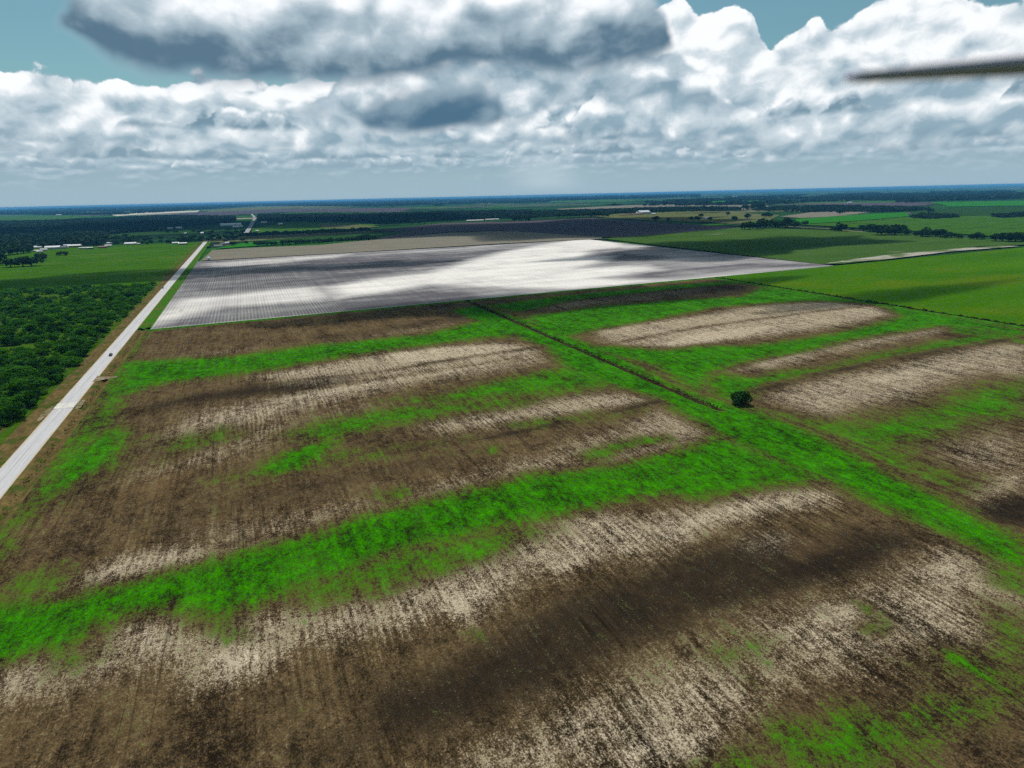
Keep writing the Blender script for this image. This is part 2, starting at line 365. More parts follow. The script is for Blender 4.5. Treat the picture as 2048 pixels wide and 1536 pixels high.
GREEN = [  # (outline, softness m, weight)
 ([(215,765),(240,722),(330,718),(480,710),(620,690),(760,676),(850,668),(960,640),(1010,628),(1080,640),(1040,672),(960,678),(860,690),(700,712),(560,738),(430,755),(330,768),(270,785),(215,805),(190,805)], 8, .95),
 ([(268,640),(300,655),(262,715),(225,790),(190,810),(205,740)], 5, .9),
 ([(185,870),(240,848),(262,870),(235,925),(160,965),(95,1005),(45,1045),(10,1065),(65,985),(120,915)], 6, .95),
 ([(150,970),(250,880),(300,870),(230,940),(120,1010)], 8, .5), ([(205,800),(235,770),(250,800),(225,850),(150,920),(60,1000),(0,1060),(0,1020),(110,910)], 7, .7),
 ([(870,795),(960,765),(1060,745),(1180,725),(1240,770),(1130,785),(1000,795),(900,806)], 7, .85),
 ([(560,870),(640,840),(800,810),(950,800),(1100,790),(1060,810),(900,830),(760,860),(640,890)], 8, .62), ([(760,800),(1000,765),(1180,745),(1240,775),(1060,800),(860,815)], 8, .5), ([(700,905),(860,880),(960,870),(860,900),(720,925)], 8, .42), ([(420,960),(560,925),(740,885),(700,925),(520,965)], 8, .42), ([(300,880),(460,850),(500,870),(330,920)], 7, .40), ([(880,790),(980,770),(1060,750),(1000,800)], 6, .6),
 ([(500,948),(560,905),(640,882),(690,880),(645,915),(610,940),(540,954)], 4, .92),
 ([(1000,850),(1080,838),(1160,830),(1240,820),(1300,812),(1270,826),(1150,846),(1050,862)], 5, .6),
 ([(1150,915),(1240,880),(1330,870),(1350,880),(1270,895),(1180,925)], 4, .66),
 ([(750,990),(800,975),(830,985),(780,1005)], 4, .62), ([(950,905),(1000,890),(990,910)], 3, .5),
 ([(0,1200),(60,1190),(120,1195),(230,1168),(330,1142),(420,1118),(520,1092),(640,1062),(700,1037),(800,1012),(900,987),(1010,962),(1060,947),(1150,940),(1250,925),(1350,900),(1440,870),(1560,920),(1670,958),(1560,972),(1480,985),(1400,1000),(1330,990),(1240,1005),(1120,1030),(1020,1050),(930,1075),(860,1090),(780,1110),(720,1140),(640,1165),(560,1195),(500,1215),(450,1240),(400,1245),(370,1222),(290,1228),(215,1245),(170,1280),(115,1305),(60,1305),(0,1330),(-80,1360),(-80,1220)], 4.5, 1.0),
 ([(560,1190),(700,1120),(860,1080),(1000,1050),(1100,1060),(1000,1110),(900,1140),(760,1190),(640,1210)], 6, .58),
 ([(0,1150),(120,1130),(160,1180),(0,1210)], 8, .55),
 ([(0,1080),(30,1075),(20,1110),(0,1130)], 4, .6),
 ([(900,622),(962,608),(1060,645),(1160,680),(1260,720),(1360,775),(1440,800),(1540,830),(1640,870),(1720,910),(1800,955),(1880,990),(1960,1035),(2060,1085),(2080,1150),(2048,1145),(1960,1105),(1890,1068),(1830,1045),(1740,1008),(1660,965),(1560,930),(1440,872),(1360,825),(1300,792),(1200,765),(1130,735),(1090,695),(1000,660)], 5, 1.02),
 ([(1050,632),(1200,612),(1340,600),(1480,592),(1520,575),(1600,580),(1740,608),(1640,602),(1540,606),(1430,616),(1300,642),(1200,658),(1120,680),(1060,660)], 7, .95),
 ([(960,612),(1130,590),(1340,570),(1480,560),(1490,566),(1340,580),(1150,600),(1040,625)], 6, .7),
 ([(1130,690),(1230,692),(1330,700),(1400,692),(1500,690),(1640,672),(1740,650),(1800,632),(1760,612),(1720,602),(1900,632),(2060,662),(2060,676),(1950,655),(1880,652),(1800,665),(1700,680),(1620,702),(1500,722),(1430,745),(1400,790),(1300,730)], 6, .98),
 ([(1400,760),(1440,745),(1500,755),(1560,742),(1640,735),(1750,708),(1850,688),(1950,668),(2060,665),(1960,688),(1850,703),(1740,722),(1640,745),(1540,768),(1500,800),(1440,800)], 6, .92),
 ([(1490,812),(1600,835),(1700,842),(1800,825),(1880,800),(1960,775),(2060,760),(2060,840),(1960,840),(1880,880),(1800,900),(1860,940),(1800,950),(1700,890),(1560,835)], 10, .66), ([(1640,860),(1800,900),(1960,960),(1920,1000),(1780,930)], 8, .5),
 ([(1870,640),(1960,652),(2060,668),(2060,690),(1900,668)], 5, .55),
 ([(1385,1545),(1420,1512),(1500,1500),(1540,1515),(1510,1550)], 2.5, .85),
 ([(1520,1480),(1560,1440),(1620,1440),(1690,1400),(1780,1420),(1850,1385),(1950,1380),(2060,1330),(2060,1400),(1960,1450),(1850,1490),(1780,1560),(1600,1560)], 4, .58), ([(1380,1300),(1500,1270),(1560,1290),(1460,1340)], 4, .34), ([(1780,1330),(1900,1300),(2060,1290),(2060,1330),(1900,1360)], 4, .5), ([(380,1225),(480,1240),(520,1280),(440,1290)], 3, .42), ([(80,1320),(200,1290),(240,1310),(120,1350)], 3, .4),
 ([(1545,1440),(1600,1445),(1640,1480),(1590,1500),(1540,1470)], 2.5, .7), ([(1680,1400),(1740,1410),(1840,1460),(1860,1490),(1780,1470)], 2.5, .72),
 ([(1850,1300),(1900,1290),(1990,1330),(2060,1360),(1960,1365)], 3, .66), ([(1720,1255),(1780,1240),(1785,1262),(1730,1268)], 2, .7), ([(1690,1190),(1760,1220),(1740,1235)], 2, .6),
 ([(1480,1345),(1500,1345),(1520,1372),(1505,1378)], 1.5, .75), ([(1960,1120),(2060,1150),(2060,1190),(1990,1170)], 3, .55), ([(1960,1200),(2060,1240),(2060,1330),(1980,1280)], 4, .5),
 ([(935,1268),(960,1265),(955,1278)], 1.2, .6), ([(820,1130),(1000,1060),(1060,1080),(960,1130),(860,1160)], 4, .55),
]
PALE = [
 ([(500,752),(590,735),(700,716),(800,702),(900,690),(1000,685),(1070,692),(1095,706),(1010,722),(930,734),(860,745),(760,758),(640,770),(560,770)], 7, .78),
 ([(760,706),(900,691),(1000,686),(1070,694),(1060,703),(900,722),(770,735)], 5, .95),
 ([(290,880),(400,822),(500,803),(560,793),(640,775),(760,760),(880,742),(1000,722),(1090,708),(1110,720),(1000,745),(870,762),(760,785),(640,815),(560,838),(480,858),(400,885),(330,900)], 8, .66),
 ([(520,800),(640,775),(800,752),(960,728),(1080,708),(1080,714),(900,750),(700,788),(560,812)], 4, .85),
 ([(260,960),(400,890),(520,850),(640,825),(800,800),(960,780),(1060,775),(960,795),(760,835),(600,870),(420,930)], 8, .50),
 ([(840,850),(950,825),(1060,800),(1180,785),(1260,785),(1315,800),(1260,816),(1150,832),(1050,850),(960,862),(880,872)], 6, .72),
 ([(1000,850),(1100,820),(1230,790),(1300,800),(1180,820)], 4, .8),
 ([(1310,815),(1400,838),(1435,865),(1390,900),(1260,925),(1130,938),(1020,955),(900,962),(980,935),(1080,910),(1150,880),(1250,850)], 6, .62),
 ([(640,1050),(760,1010),(900,960),(1000,950),(920,985),(800,1012),(700,1040)], 6, .62),
 ([(100,1180),(180,1140),(230,1118),(290,1102),(380,1092),(450,1098),(540,1080),(580,1082),(500,1104),(400,1132),(280,1155),(180,1176)], 4, .95),
 ([(380,1070),(520,1040),(640,1020),(760,990),(800,985),(700,1035),(560,1075),(450,1090)], 6, .56),
 ([(-60,1360),(60,1308),(170,1290),(290,1238),(330,1224),(400,1250),(560,1218),(700,1188),(830,1158),(900,1112),(1000,1075),(1090,1040),(1200,1020),(1280,1030),(1390,1010),(1480,985),(1560,968),(1690,985),(1660,1010),(1560,1022),(1480,1042),(1420,1062),(1340,1102),(1300,1122),(1200,1122),(1120,1152),(1060,1152),(1030,1190),(980,1218),(950,1252),(880,1242),(800,1262),(700,1282),(600,1292),(520,1352),(430,1372),(380,1392),(330,1332),(200,1362),(100,1402),(-60,1420)], 4, .72),
 ([(380,1275),(460,1255),(540,1270),(580,1300),(520,1350),(440,1375),(395,1350)], 3, 1.0), ([(240,1255),(300,1245),(320,1300),(280,1310)], 2, .95),
 ([(850,1200),(930,1160),(990,1180),(960,1240),(880,1235)], 3, 1.0), ([(1080,1130),(1150,1095),(1210,1110),(1120,1150)], 2.5, 1.0), ([(770,1240),(820,1200),(860,1240),(800,1262)], 2.5, .9),
 ([(1300,1060),(1400,1015),(1500,990),(1640,985),(1660,1005),(1540,1025),(1440,1050),(1340,1100)], 4, .98),
 ([(1480,1075),(1560,1060),(1600,1080),(1540,1110),(1480,1100)], 3, .6),
 ([(2070,1140),(1900,1082),(1840,1108),(1780,1152),(1700,1172),(1600,1212),(1500,1232),(1440,1262),(1340,1302),(1280,1332),(1200,1372),(1120,1402),(1050,1452),(960,1492),(880,1560),(1380,1560),(1400,1500),(1500,1450),(1560,1400),(1620,1360),(1720,1350),(1800,1320),(1900,1330),(2000,1300),(2070,1260)], 5, .64),
 ([(1590,1225),(1650,1200),(1740,1180),(1760,1240),(1700,1270),(1620,1260)], 4, .92), ([(1780,1150),(1880,1095),(1960,1140),(1880,1180)], 4, .85),
 ([(1200,1560),(1240,1470),(1320,1440),(1440,1450),(1450,1490),(1390,1530)], 3, .95), ([(960,1560),(1060,1480),(1160,1470),(1120,1560)], 3, .75), ([(1380,1310),(1480,1260),(1540,1300),(1480,1340)], 3, .75),
 ([(1510,790),(1620,757),(1750,736),(1850,712),(1950,690),(2070,684),(2070,770),(1980,745),(1900,770),(1830,800),(1740,812),(1680,840),(1620,830),(1570,812)], 8, .72),
 ([(1660,760),(1760,742),(1900,715),(1930,722),(1860,765),(1760,775)], 6, .92),
 ([(1780,850),(1900,862),(1990,850),(2070,880),(2070,960),(1990,950),(1900,930)], 8, .5), ([(1920,985),(1990,950),(2060,950),(2040,985),(1960,1012)], 4, .78),
 ([(1180,662),(1280,642),(1400,630),(1520,610),(1630,600),(1760,614),(1790,628),(1720,646),(1620,662),(1500,677),(1340,696),(1230,692)], 7, .80),
 ([(1290,690),(1360,668),(1450,655),(1560,645),(1620,640),(1500,675),(1350,695)], 5, 1.02), ([(1180,662),(1280,642),(1340,640),(1280,660),(1200,672)], 5, .85), ([(1450,640),(1560,610),(1640,602),(1620,625),(1540,640)], 5, .85),
 ([(1440,745),(1500,725),(1560,708),(1650,690),(1760,670),(1880,653),(1930,655),(1850,672),(1750,692),(1640,712),(1560,738)], 6, .70), ([(1500,728),(1600,700),(1680,690),(1620,712),(1520,738)], 4, .95),
 ([(1050,606),(1200,588),(1340,578),(1440,572),(1400,588),(1250,605),(1100,622)], 8, .5),
 ([(640,688),(760,668),(900,645),(930,650),(800,668),(680,695)], 6, .42), ([(300,720),(420,702),(560,690),(430,712)], 5, .40),
]
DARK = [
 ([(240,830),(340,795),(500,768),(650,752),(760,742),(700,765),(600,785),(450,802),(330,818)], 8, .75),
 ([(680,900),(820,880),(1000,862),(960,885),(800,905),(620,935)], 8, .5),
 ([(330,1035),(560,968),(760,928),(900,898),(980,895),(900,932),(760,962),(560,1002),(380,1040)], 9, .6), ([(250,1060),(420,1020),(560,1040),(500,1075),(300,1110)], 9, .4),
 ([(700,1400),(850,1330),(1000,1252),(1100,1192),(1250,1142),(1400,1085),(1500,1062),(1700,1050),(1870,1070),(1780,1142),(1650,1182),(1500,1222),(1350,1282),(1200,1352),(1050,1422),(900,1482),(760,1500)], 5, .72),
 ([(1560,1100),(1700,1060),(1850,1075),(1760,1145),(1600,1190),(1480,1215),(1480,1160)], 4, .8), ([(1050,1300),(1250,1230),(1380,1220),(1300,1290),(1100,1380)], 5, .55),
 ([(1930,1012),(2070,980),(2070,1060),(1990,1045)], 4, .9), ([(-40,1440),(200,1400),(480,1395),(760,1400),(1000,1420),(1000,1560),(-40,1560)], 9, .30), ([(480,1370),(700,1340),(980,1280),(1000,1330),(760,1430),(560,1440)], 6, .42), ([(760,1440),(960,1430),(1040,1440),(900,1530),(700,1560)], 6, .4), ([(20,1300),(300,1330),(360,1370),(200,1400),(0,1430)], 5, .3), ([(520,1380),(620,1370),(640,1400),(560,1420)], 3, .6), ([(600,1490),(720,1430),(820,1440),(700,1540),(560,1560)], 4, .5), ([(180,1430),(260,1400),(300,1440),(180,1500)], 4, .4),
 ([(430,700),(640,672),(900,630),(960,625),(960,640),(760,668),(560,690)], 8, .45), ([(1080,598),(1250,582),(1420,568),(1520,570),(1400,590),(1200,605)], 8, .55),  # strips that paint cloud shade into the soil colour
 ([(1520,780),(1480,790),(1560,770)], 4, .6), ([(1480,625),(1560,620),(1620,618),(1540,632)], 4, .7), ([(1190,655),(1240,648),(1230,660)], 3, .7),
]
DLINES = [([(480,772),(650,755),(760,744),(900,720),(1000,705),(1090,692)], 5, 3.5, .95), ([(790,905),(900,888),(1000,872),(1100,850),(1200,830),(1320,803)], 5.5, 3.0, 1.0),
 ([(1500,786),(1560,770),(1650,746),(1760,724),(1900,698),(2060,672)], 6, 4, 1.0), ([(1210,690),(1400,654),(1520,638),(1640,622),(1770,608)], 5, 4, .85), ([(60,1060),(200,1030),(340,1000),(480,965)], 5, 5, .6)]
TAN = [([(210,985),(340,935),(420,930),(380,975),(260,1010)], 6, .8), ([(560,1390),(640,1345),(740,1370),(720,1420),(620,1440)], 4, .55), ([(1540,1082),(1640,1048),(1720,1092),(1600,1125)], 3, .8), ([(0,1460),(240,1420),(330,1560),(0,1560)], 8, .42),
 ([(20,1120),(80,1115),(100,1140),(30,1150)], 3, .8), ([(600,1330),(700,1310),(760,1330),(700,1350)], 3, .7), ([(240,1400),(280,1390),(300,1440),(260,1450)], 2, .6), ([(40,1030),(120,1000),(230,960),(180,1010),(80,1045)], 5, .5), ([(300,870),(420,840),(420,880),(320,910)], 6, .4)]

def crop_attrs(me, V):
    X, Y = V[:, 0].astype(float), V[:, 1].astype(float)
    g = np.zeros(len(V)); p = g.copy(); d = g.copy(); t = g.copy()
    for pts, s, w in GREEN: g = np.maximum(g, area(X, Y, pts, s*1.9+1.0, w+.19*(w < .72)))
    for pts, s, w in PALE: p = np.maximum(p, area(X, Y, pts, s*2.0+1.0, w))
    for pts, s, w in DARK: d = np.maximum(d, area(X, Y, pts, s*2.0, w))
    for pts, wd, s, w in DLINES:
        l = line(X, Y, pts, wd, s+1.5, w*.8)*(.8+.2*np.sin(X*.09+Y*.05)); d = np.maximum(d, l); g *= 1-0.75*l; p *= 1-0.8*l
    for pts, s, w in TAN: t = np.maximum(t, area(X, Y, pts, s*2.2+3, w))
    # edges: weedy margin by the road side, by the tilled field, and by the hay field
    g = np.maximum(g, .85*sstep((Y-558)/6)); g = np.maximum(g, .8*sstep((X-498)/8))
    side = sstep((-78-X)/6); g = np.maximum(g, .52*side*(np.abs(Y-365) > 22)); t = np.maximum(t, .35*side)
    dd = sstep((2.4-np.abs(X-197))/1.2)*(Y > 204); g = g*(1-.75*dd); d = np.maximum(d, .75*dd); t = np.maximum(t, .4*dd)
    p *= np.clip(1-g*.9, 0, 1)
    for n, a in (('green', g), ('pale', p), ('dark', d), ('tan', t)): set_attr(me, n, a)
DITCHX = 197.0
XD0, XD1 = 190.5, 203.5
def relief(X, Y): return 0.25*np.sin(X*.021+1.3)*np.sin(Y*.047)*np.clip((X+86)/30, 0, 1)*np.clip((510-X)/30, 0, 1)*0
def field(name, xs, ys, label, zf=None):
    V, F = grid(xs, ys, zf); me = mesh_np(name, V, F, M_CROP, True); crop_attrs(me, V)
    return tag(link(name, me), label, 'field', kind='structure')
ys = np.arange(24, 568.1, 2.3); ys[-1] = 568
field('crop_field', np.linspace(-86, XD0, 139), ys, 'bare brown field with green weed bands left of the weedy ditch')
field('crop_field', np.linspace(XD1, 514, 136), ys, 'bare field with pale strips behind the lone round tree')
def ditch_z(X, Y):
    k = np.clip((Y-200)/20, 0, 1)
    return -1.3*k*np.clip(1-np.abs(X-197)/5.2, 0, 1)
field('ditch', np.linspace(XD0, XD1, 14), ys, 'green weedy drain running between the two bare fields', ditch_z)

# ------------------------------------------------------------------ the tilled white field
def mat_white():
    m, nt, b = new_mat('tilled_soil', 0.95)
    x, y, z, p = xyz(nt)
    W, Rw, G = attr(nt, 'white'), attr(nt, 'rows'), attr(nt, 'green')
    def nz(sx, sy, o, d=4.0, r=0.62, k=2.2):
        return (noise(nt, comb(nt, x*sx+o*13.7, y*sy, o), 1.0, d, r)-0.5)*k
    strk = nz(.007, .030, 1.0, 6.0, .66); row = nz(.16, .005, 2.0, 4.0, .66); fine = nz(.5, .16, 5.0, 4.0, .75); blot = nz(.012, .012, 6.0, 5.0, .6)
    v = W*0.92 + strk*0.55 + row*0.20 + fine*0.16 + blot*0.2
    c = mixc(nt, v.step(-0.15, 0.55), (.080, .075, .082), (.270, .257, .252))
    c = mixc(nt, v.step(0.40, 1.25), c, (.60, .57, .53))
    st = ((x*(6.2832/2.9)+fine*0.5).sin()*0.5+0.5)
    stripe = st.step(0.2, 0.8)
    gap = noise(nt, comb(nt, x*0.05, y*0.02, 8.0), 1.0, 3.0, 0.6)
    c = mixc(nt, Rw*stripe*gap.step(0.3, 0.65, 0.02, 0.22), c, mixc(nt, v.step(0.3, 0.9), (.050, .060, .036), (.15, .15, .10)))
    c = mixc(nt, Rw*(1.0-stripe)*gap.step(0.3, 0.65, 0.0, 0.12), c, (.62, .60, .56))
    c = mixc(nt, (G+row*0.45+strk*0.3).step(0.42, 0.9)*0.75, c, (.055, .085, .018))
    put(nt, b.inputs['Base Color'], c)
    bump(nt, b, row+fine+st*Rw*0.5, 0.4, 0.4)
    return m
M_WHITE = mat_white()
WHITE = [([(285,640),(300,630),(360,597),(450,590),(560,578),(640,572),(680,590),(640,602),(560,607),(450,614),(340,642),(300,655)], 14, .95),
 ([(405,527),(500,520),(600,514),(700,508),(690,516),(590,524),(440,536)], 16, .85),
 ([(330,570),(480,575),(640,560),(640,575),(450,590),(340,600)], 18, .42),
 ([(640,575),(750,556),(850,546),(930,520),(1000,504),(1080,489),(1150,479),(1212,479),(1265,492),(1190,500),(1175,514),(1240,511),(1205,525),(1165,535),(1300,529),(1330,540),(1220,556),(1350,558),(1490,546),(1570,543),(1350,566),(1150,580),(1080,578),(950,574),(860,571),(760,588),(665,600)], 16, 1.05),
 ([(640,516),(750,507),(900,497),(1050,485),(1000,492),(850,505),(700,516)], 10, .6),
 ([(860,560),(1000,520),(1120,500),(1160,540),(1060,565)], 20, 1.1),
 ([(960,588),(1150,584),(1350,568),(1640,532),(1500,535),(1350,556),(1100,582)], 14, .52), ([(1230,500),(1400,505),(1640,528),(1500,535),(1350,540),(1250,530)], 25, .38),
 ([(1180,478),(1300,494),(1250,498),(1200,488)], 10, .7)]
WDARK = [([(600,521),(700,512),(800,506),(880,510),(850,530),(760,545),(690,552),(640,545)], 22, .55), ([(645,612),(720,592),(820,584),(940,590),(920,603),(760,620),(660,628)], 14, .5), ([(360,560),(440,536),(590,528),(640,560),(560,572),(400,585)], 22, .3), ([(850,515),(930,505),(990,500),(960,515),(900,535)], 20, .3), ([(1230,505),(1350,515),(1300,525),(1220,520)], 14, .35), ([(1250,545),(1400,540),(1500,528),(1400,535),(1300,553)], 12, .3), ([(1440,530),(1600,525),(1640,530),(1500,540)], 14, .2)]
WGREEN = [([(400,650),(520,615),(640,600),(660,625),(520,645),(400,655)], 14, .42), ([(355,622),(370,608),(372,620),(360,630)], 6, .8), ([(640,610),(700,600),(760,600),(700,622)], 12, .5), ([(480,600),(640,580),(650,600),(480,612)], 10, .3), ([(800,560),(860,553),(900,556),(840,566)], 10, .4), ([(900,603),(950,596),(980,600),(940,606)], 8, .5)]
xs = np.concatenate([np.linspace(-83.5, 77, 62), np.linspace(79, 723, 165)])
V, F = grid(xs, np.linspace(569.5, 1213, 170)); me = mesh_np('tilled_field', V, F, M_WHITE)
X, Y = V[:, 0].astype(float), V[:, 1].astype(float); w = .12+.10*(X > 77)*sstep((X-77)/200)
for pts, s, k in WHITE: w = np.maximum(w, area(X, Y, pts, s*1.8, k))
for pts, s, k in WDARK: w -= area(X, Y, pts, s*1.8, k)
w -= .12*(X < 77)*(1-area(X, Y, WHITE[0][0], 20))
w = np.maximum(w, .55*sstep((Y-1200)/8)); w = np.maximum(w, .75*sstep((574-Y)/3)*(X < 240))
g = np.zeros(len(V))
for pts, s, k in WGREEN: g = np.maximum(g, area(X, Y, pts, s, k))
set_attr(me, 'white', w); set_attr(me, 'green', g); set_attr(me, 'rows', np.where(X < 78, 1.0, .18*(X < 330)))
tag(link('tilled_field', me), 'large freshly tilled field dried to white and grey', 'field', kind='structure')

# ------------------------------------------------------------------ pastures and farther fields
def mat_field(name, a, b_, sx, sy, blot=None, bs=.004, lo=.5, hi=.65, rows=0.0):
    m, nt, b = new_mat(name, 0.95)
    x, y, z, p = xyz(nt)
    n = noise(nt, comb(nt, x*sx, y*sy, 1.0), 1.0, 5.0, 0.62)
    f = noise(nt, comb(nt, x*0.45, y*0.25, 3.0), 1.0, 4.0, 0.75)
    c = mixc(nt, (n*1.6-0.3+(f-0.5)*0.8).clamp(), a, b_)
    if blot:
        q = noise(nt, comb(nt, x*bs, y*bs*1.8, 7.0), 1.0, 5.0, 0.6)
        c = mixc(nt, (q+(f-0.5)*0.15).step(lo, hi)*0.85, c, blot)
    c = scalec(nt, c, f.step(0.25, 0.75, 0.78, 1.2))
    put(nt, b.inputs['Base Color'], c); bump(nt, b, f, 0.5, 0.6)
    return m
M_PAST = mat_field('pasture_grass', (.017, .056, .002), (.046, .118, .003), .012, .03, (.060, .105, .012), .006, .52, .7)
M_HAY = mat_field('hay_grass', (.020, .078, .0015), (.050, .125, .002), .006, .016, (.062, .104, .003), .006, .49, .66)
M_STUB = mat_field('tan_stubble', (.115, .105, .082), (.175, .158, .120), .01, .03, (.080, .105, .040), .004, .55, .75)
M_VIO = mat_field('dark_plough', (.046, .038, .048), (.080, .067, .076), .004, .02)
M_GREY = mat_field('thin_crop', (.026, .062, .010), (.050, .095, .016), .004, .018, (.16, .15, .115), .004, .60, .78)
M_BRIGHT = mat_field('young_crop', (.016, .105, .008), (.024, .135, .008), .004, .02)
M_ROUGH = mat_field('rough_grass', (.022, .070, .006), (.046, .105, .009), .01, .03, (.020, .050, .010), .01, .55, .65)
M_OLIVE = mat_field('dry_grass', (.060, .080, .022), (.105, .105, .045), .006, .02)
M_PALE = mat_field('bare_pale', (.30, .275, .22), (.50, .46, .38), .006, .02)
M_STRIP = mat_field('bare_strip', (.20, .185, .155), (.42, .39, .33), .006, .05, (.040, .080, .012), .012, .44, .60)
M_DKG = mat_field('dull_grass', (.012, .036, .008), (.023, .058, .011), .005, .02)
M_VERGE = mat_field('verge', (.046, .033, .014), (.150, .104, .038), .5, .05, (.036, .060, .008), .07, .48, .62)

def sheet(name, pts, mat, label, z=0.0, cat='field', world=False):
    P = pts if world else [gp(*p) for p in pts]
    me = bpy.data.meshes.new(name); me.from_pydata([(p[0], p[1], z) for p in P], [], [list(range(len(P)))]); me.update()
    if me.polygons[0].normal.z < 0: me.flip_normals()
    return tag(link(name, me, mat), label, cat, kind='structure')
sheet('scrub_ground', [(-1500, 100), (-112, 100), (-112, 898), (-290, 930), (-520, 960), (-1500, 1120)], mat_field('scrub_grass', (.018, .052, .003), (.044, .092, .004), .03, .03, (.065, .070, .015), .02, .55, .68), 'green grass between the bushes left of the road', 0, 'ground', True)
sheet('pasture', [(-1500, 1121), (-520, 961), (-290, 931), (-112, 899), (-108, 1840), (-1500, 1990)], M_PAST, 'open green pasture beyond the scrub left of the road', 0, 'pasture', True)
sheet('hay_field', [(517, 150), (1500, 150), (1500, 585), (517, 568)], M_HAY, 'olive green hay field at the right edge', 0, 'field', True)
sheet('grass_margin', [(-86, 568.0), (727, 568.0), (727, 569.6), (-86, 569.6)], M_BRIGHT, 'green strip along the near side of the tilled field', 0.15, 'grass', True)
sheet('far_field', [(402,521),(425,500),(510,495),(640,490),(755,478),(900,465),(1000,462),(1200,468),(1205,477),(1000,487),(700,505),(408,521)], M_STUB, 'flat tan stubble field beyond the white tilled field', .02)
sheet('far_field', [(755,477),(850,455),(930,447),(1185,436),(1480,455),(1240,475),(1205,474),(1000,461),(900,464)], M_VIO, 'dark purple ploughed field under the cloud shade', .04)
sheet('far_field', [(1205,477),(1240,474),(1480,455),(1560,457),(1700,462),(1850,471),(2060,483),(2060,489),(1960,492),(1690,527),(1640,528)], M_GREY, 'thin dark green crop right of the tilled field', .02)
sheet('far_field', [(1650,527),(1700,519),(1800,507),(1900,498),(2000,491),(2038,492),(1900,503),(1760,520)], M_STRIP, 'pale bare strip along the hay field edge', .05)
sheet('far_field', [(425,498),(495,484),(560,482),(640,484),(520,491)], M_BRIGHT, 'bright green yard grass by the farmhouse', .06, 'grass')
sheet('far_field', [(500,482),(640,472),(735,465),(900,455),(905,463),(755,476),(640,484),(560,482)], M_DKG, 'dull green field between the two tree rows', .03)
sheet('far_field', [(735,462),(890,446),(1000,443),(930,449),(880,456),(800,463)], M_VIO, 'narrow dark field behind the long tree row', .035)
sheet('far_field', [(1480,446),(1560,440),(1700,430),(1810,424),(1820,432),(1720,441),(1600,448),(1500,453)], M_BRIGHT, 'bright green crop beyond the right hedgerow', .03)
sheet('far_field', [(1600,449),(1720,442),(1820,433),(2060,430),(2060,478),(1960,470),(1800,460),(1680,453)], M_ROUGH, 'rough green grazing land beyond the right hedgerow', .025)
sheet('far_field', [(1190,433),(1240,427),(1480,426),(1560,430),(1540,440),(1480,446),(1300,441)], M_OLIVE, 'olive grassland around the big grey barn', .02)
sheet('far_field', [(1110,418),(1240,411),(1420,406),(1500,408),(1560,414),(1480,420),(1300,420),(1150,422)], M_STUB, 'grey brown bare field behind the barn', .03)
sheet('far_field', [(1560,433),(1640,422),(1740,424),(1680,432),(1600,436)], M_STUB, 'small bare field among the far trees', .03)
sheet('far_field', [(1820,424),(1870,418),(2060,412),(2060,430),(1830,432)], M_DKG, 'dark green land at the far right', .03)
sheet('far_field', [(1860,404),(2060,401),(2060,411),(1900,413)], M_BRIGHT, 'bright strip of crop at the far right', .05)
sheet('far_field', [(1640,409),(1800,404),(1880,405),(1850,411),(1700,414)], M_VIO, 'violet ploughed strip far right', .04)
sheet('far_field', [(222,430),(300,424),(400,421),(395,424),(300,428),(235,432)], M_PALE, 'pale bare strip far off on the left', .06)
sheet('far_field', [(400,421),(520,413),(640,411),(700,413),(560,418),(420,424)], M_OLIVE, 'thin dry strip beyond the left woods', .05)
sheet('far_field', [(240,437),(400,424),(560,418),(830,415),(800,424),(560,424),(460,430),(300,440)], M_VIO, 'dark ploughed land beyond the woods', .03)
sheet('far_field', [(0,441),(0,432),(120,430),(200,433),(100,440)], M_ROUGH, 'green fields at the far left', .04)
sheet('far_field', [(1060,403),(1180,398),(1300,400),(1240,404),(1120,405)], M_ROUGH, 'green far strip near the middle of the horizon', .05)
sheet('far_field', [(1340,405),(1420,399),(1520,401),(1500,406)], M_BRIGHT, 'light green far strip right of the middle', .05)
sheet('far_field', [(880,404),(960,397),(1080,397),(1120,401),(1000,406)], M_DKG, 'dark green far land near the middle', .05)
sheet('far_field', [(200,478),(210,468),(400,456),(460,460),(420,466),(300,470)], M_DKG, 'grassy clearing between the woods', .05)
sheet('far_field', [(505,457),(560,446),(700,443),(760,450),(640,460),(560,466),(500,472)], M_ROUGH, 'grass paddock right of the far road', .05)
sheet('far_field', [(640,447),(690,447),(760,453),(700,458),(640,456)], M_OLIVE, 'dry yellow patch in the far paddock', .07)

# ------------------------------------------------------------------ roads
def mat_road():
    m, nt, b = new_mat('caliche', 0.95)
    x, y, z, p = xyz(nt)
    n = noise(nt, comb(nt, x*1.6, y*0.03, 0.0), 1.0, 5.0, 0.65)
    f = noise(nt, comb(nt, x*1.5, y*0.6, 2.0), 1.0, 5.0, 0.7)
    u = (x+98.5).abs()
    c = mixc(nt, (n*1.3+f*0.6-0.45).clamp(), (.26, .255, .265), (.50, .49, .49))
    c = mixc(nt, (u+(n-0.5)*1.2).step(0.5, 0.0)*0.45, c, (.22, .205, .20))
    edge = (u+(f-0.5)*3.4+(noise(nt, comb(nt, x*0.1, y*0.06, 9.0), 1.0, 4.0, 0.6)-0.5)*2.6).step(3.5, 4.6)
    c = mixc(nt, edge*0.8, c, (.36, .29, .18))
    put(nt, b.inputs['Base Color'], c); bump(nt, b, f, 0.3, 0.1)
    return m
M_ROAD = mat_road()
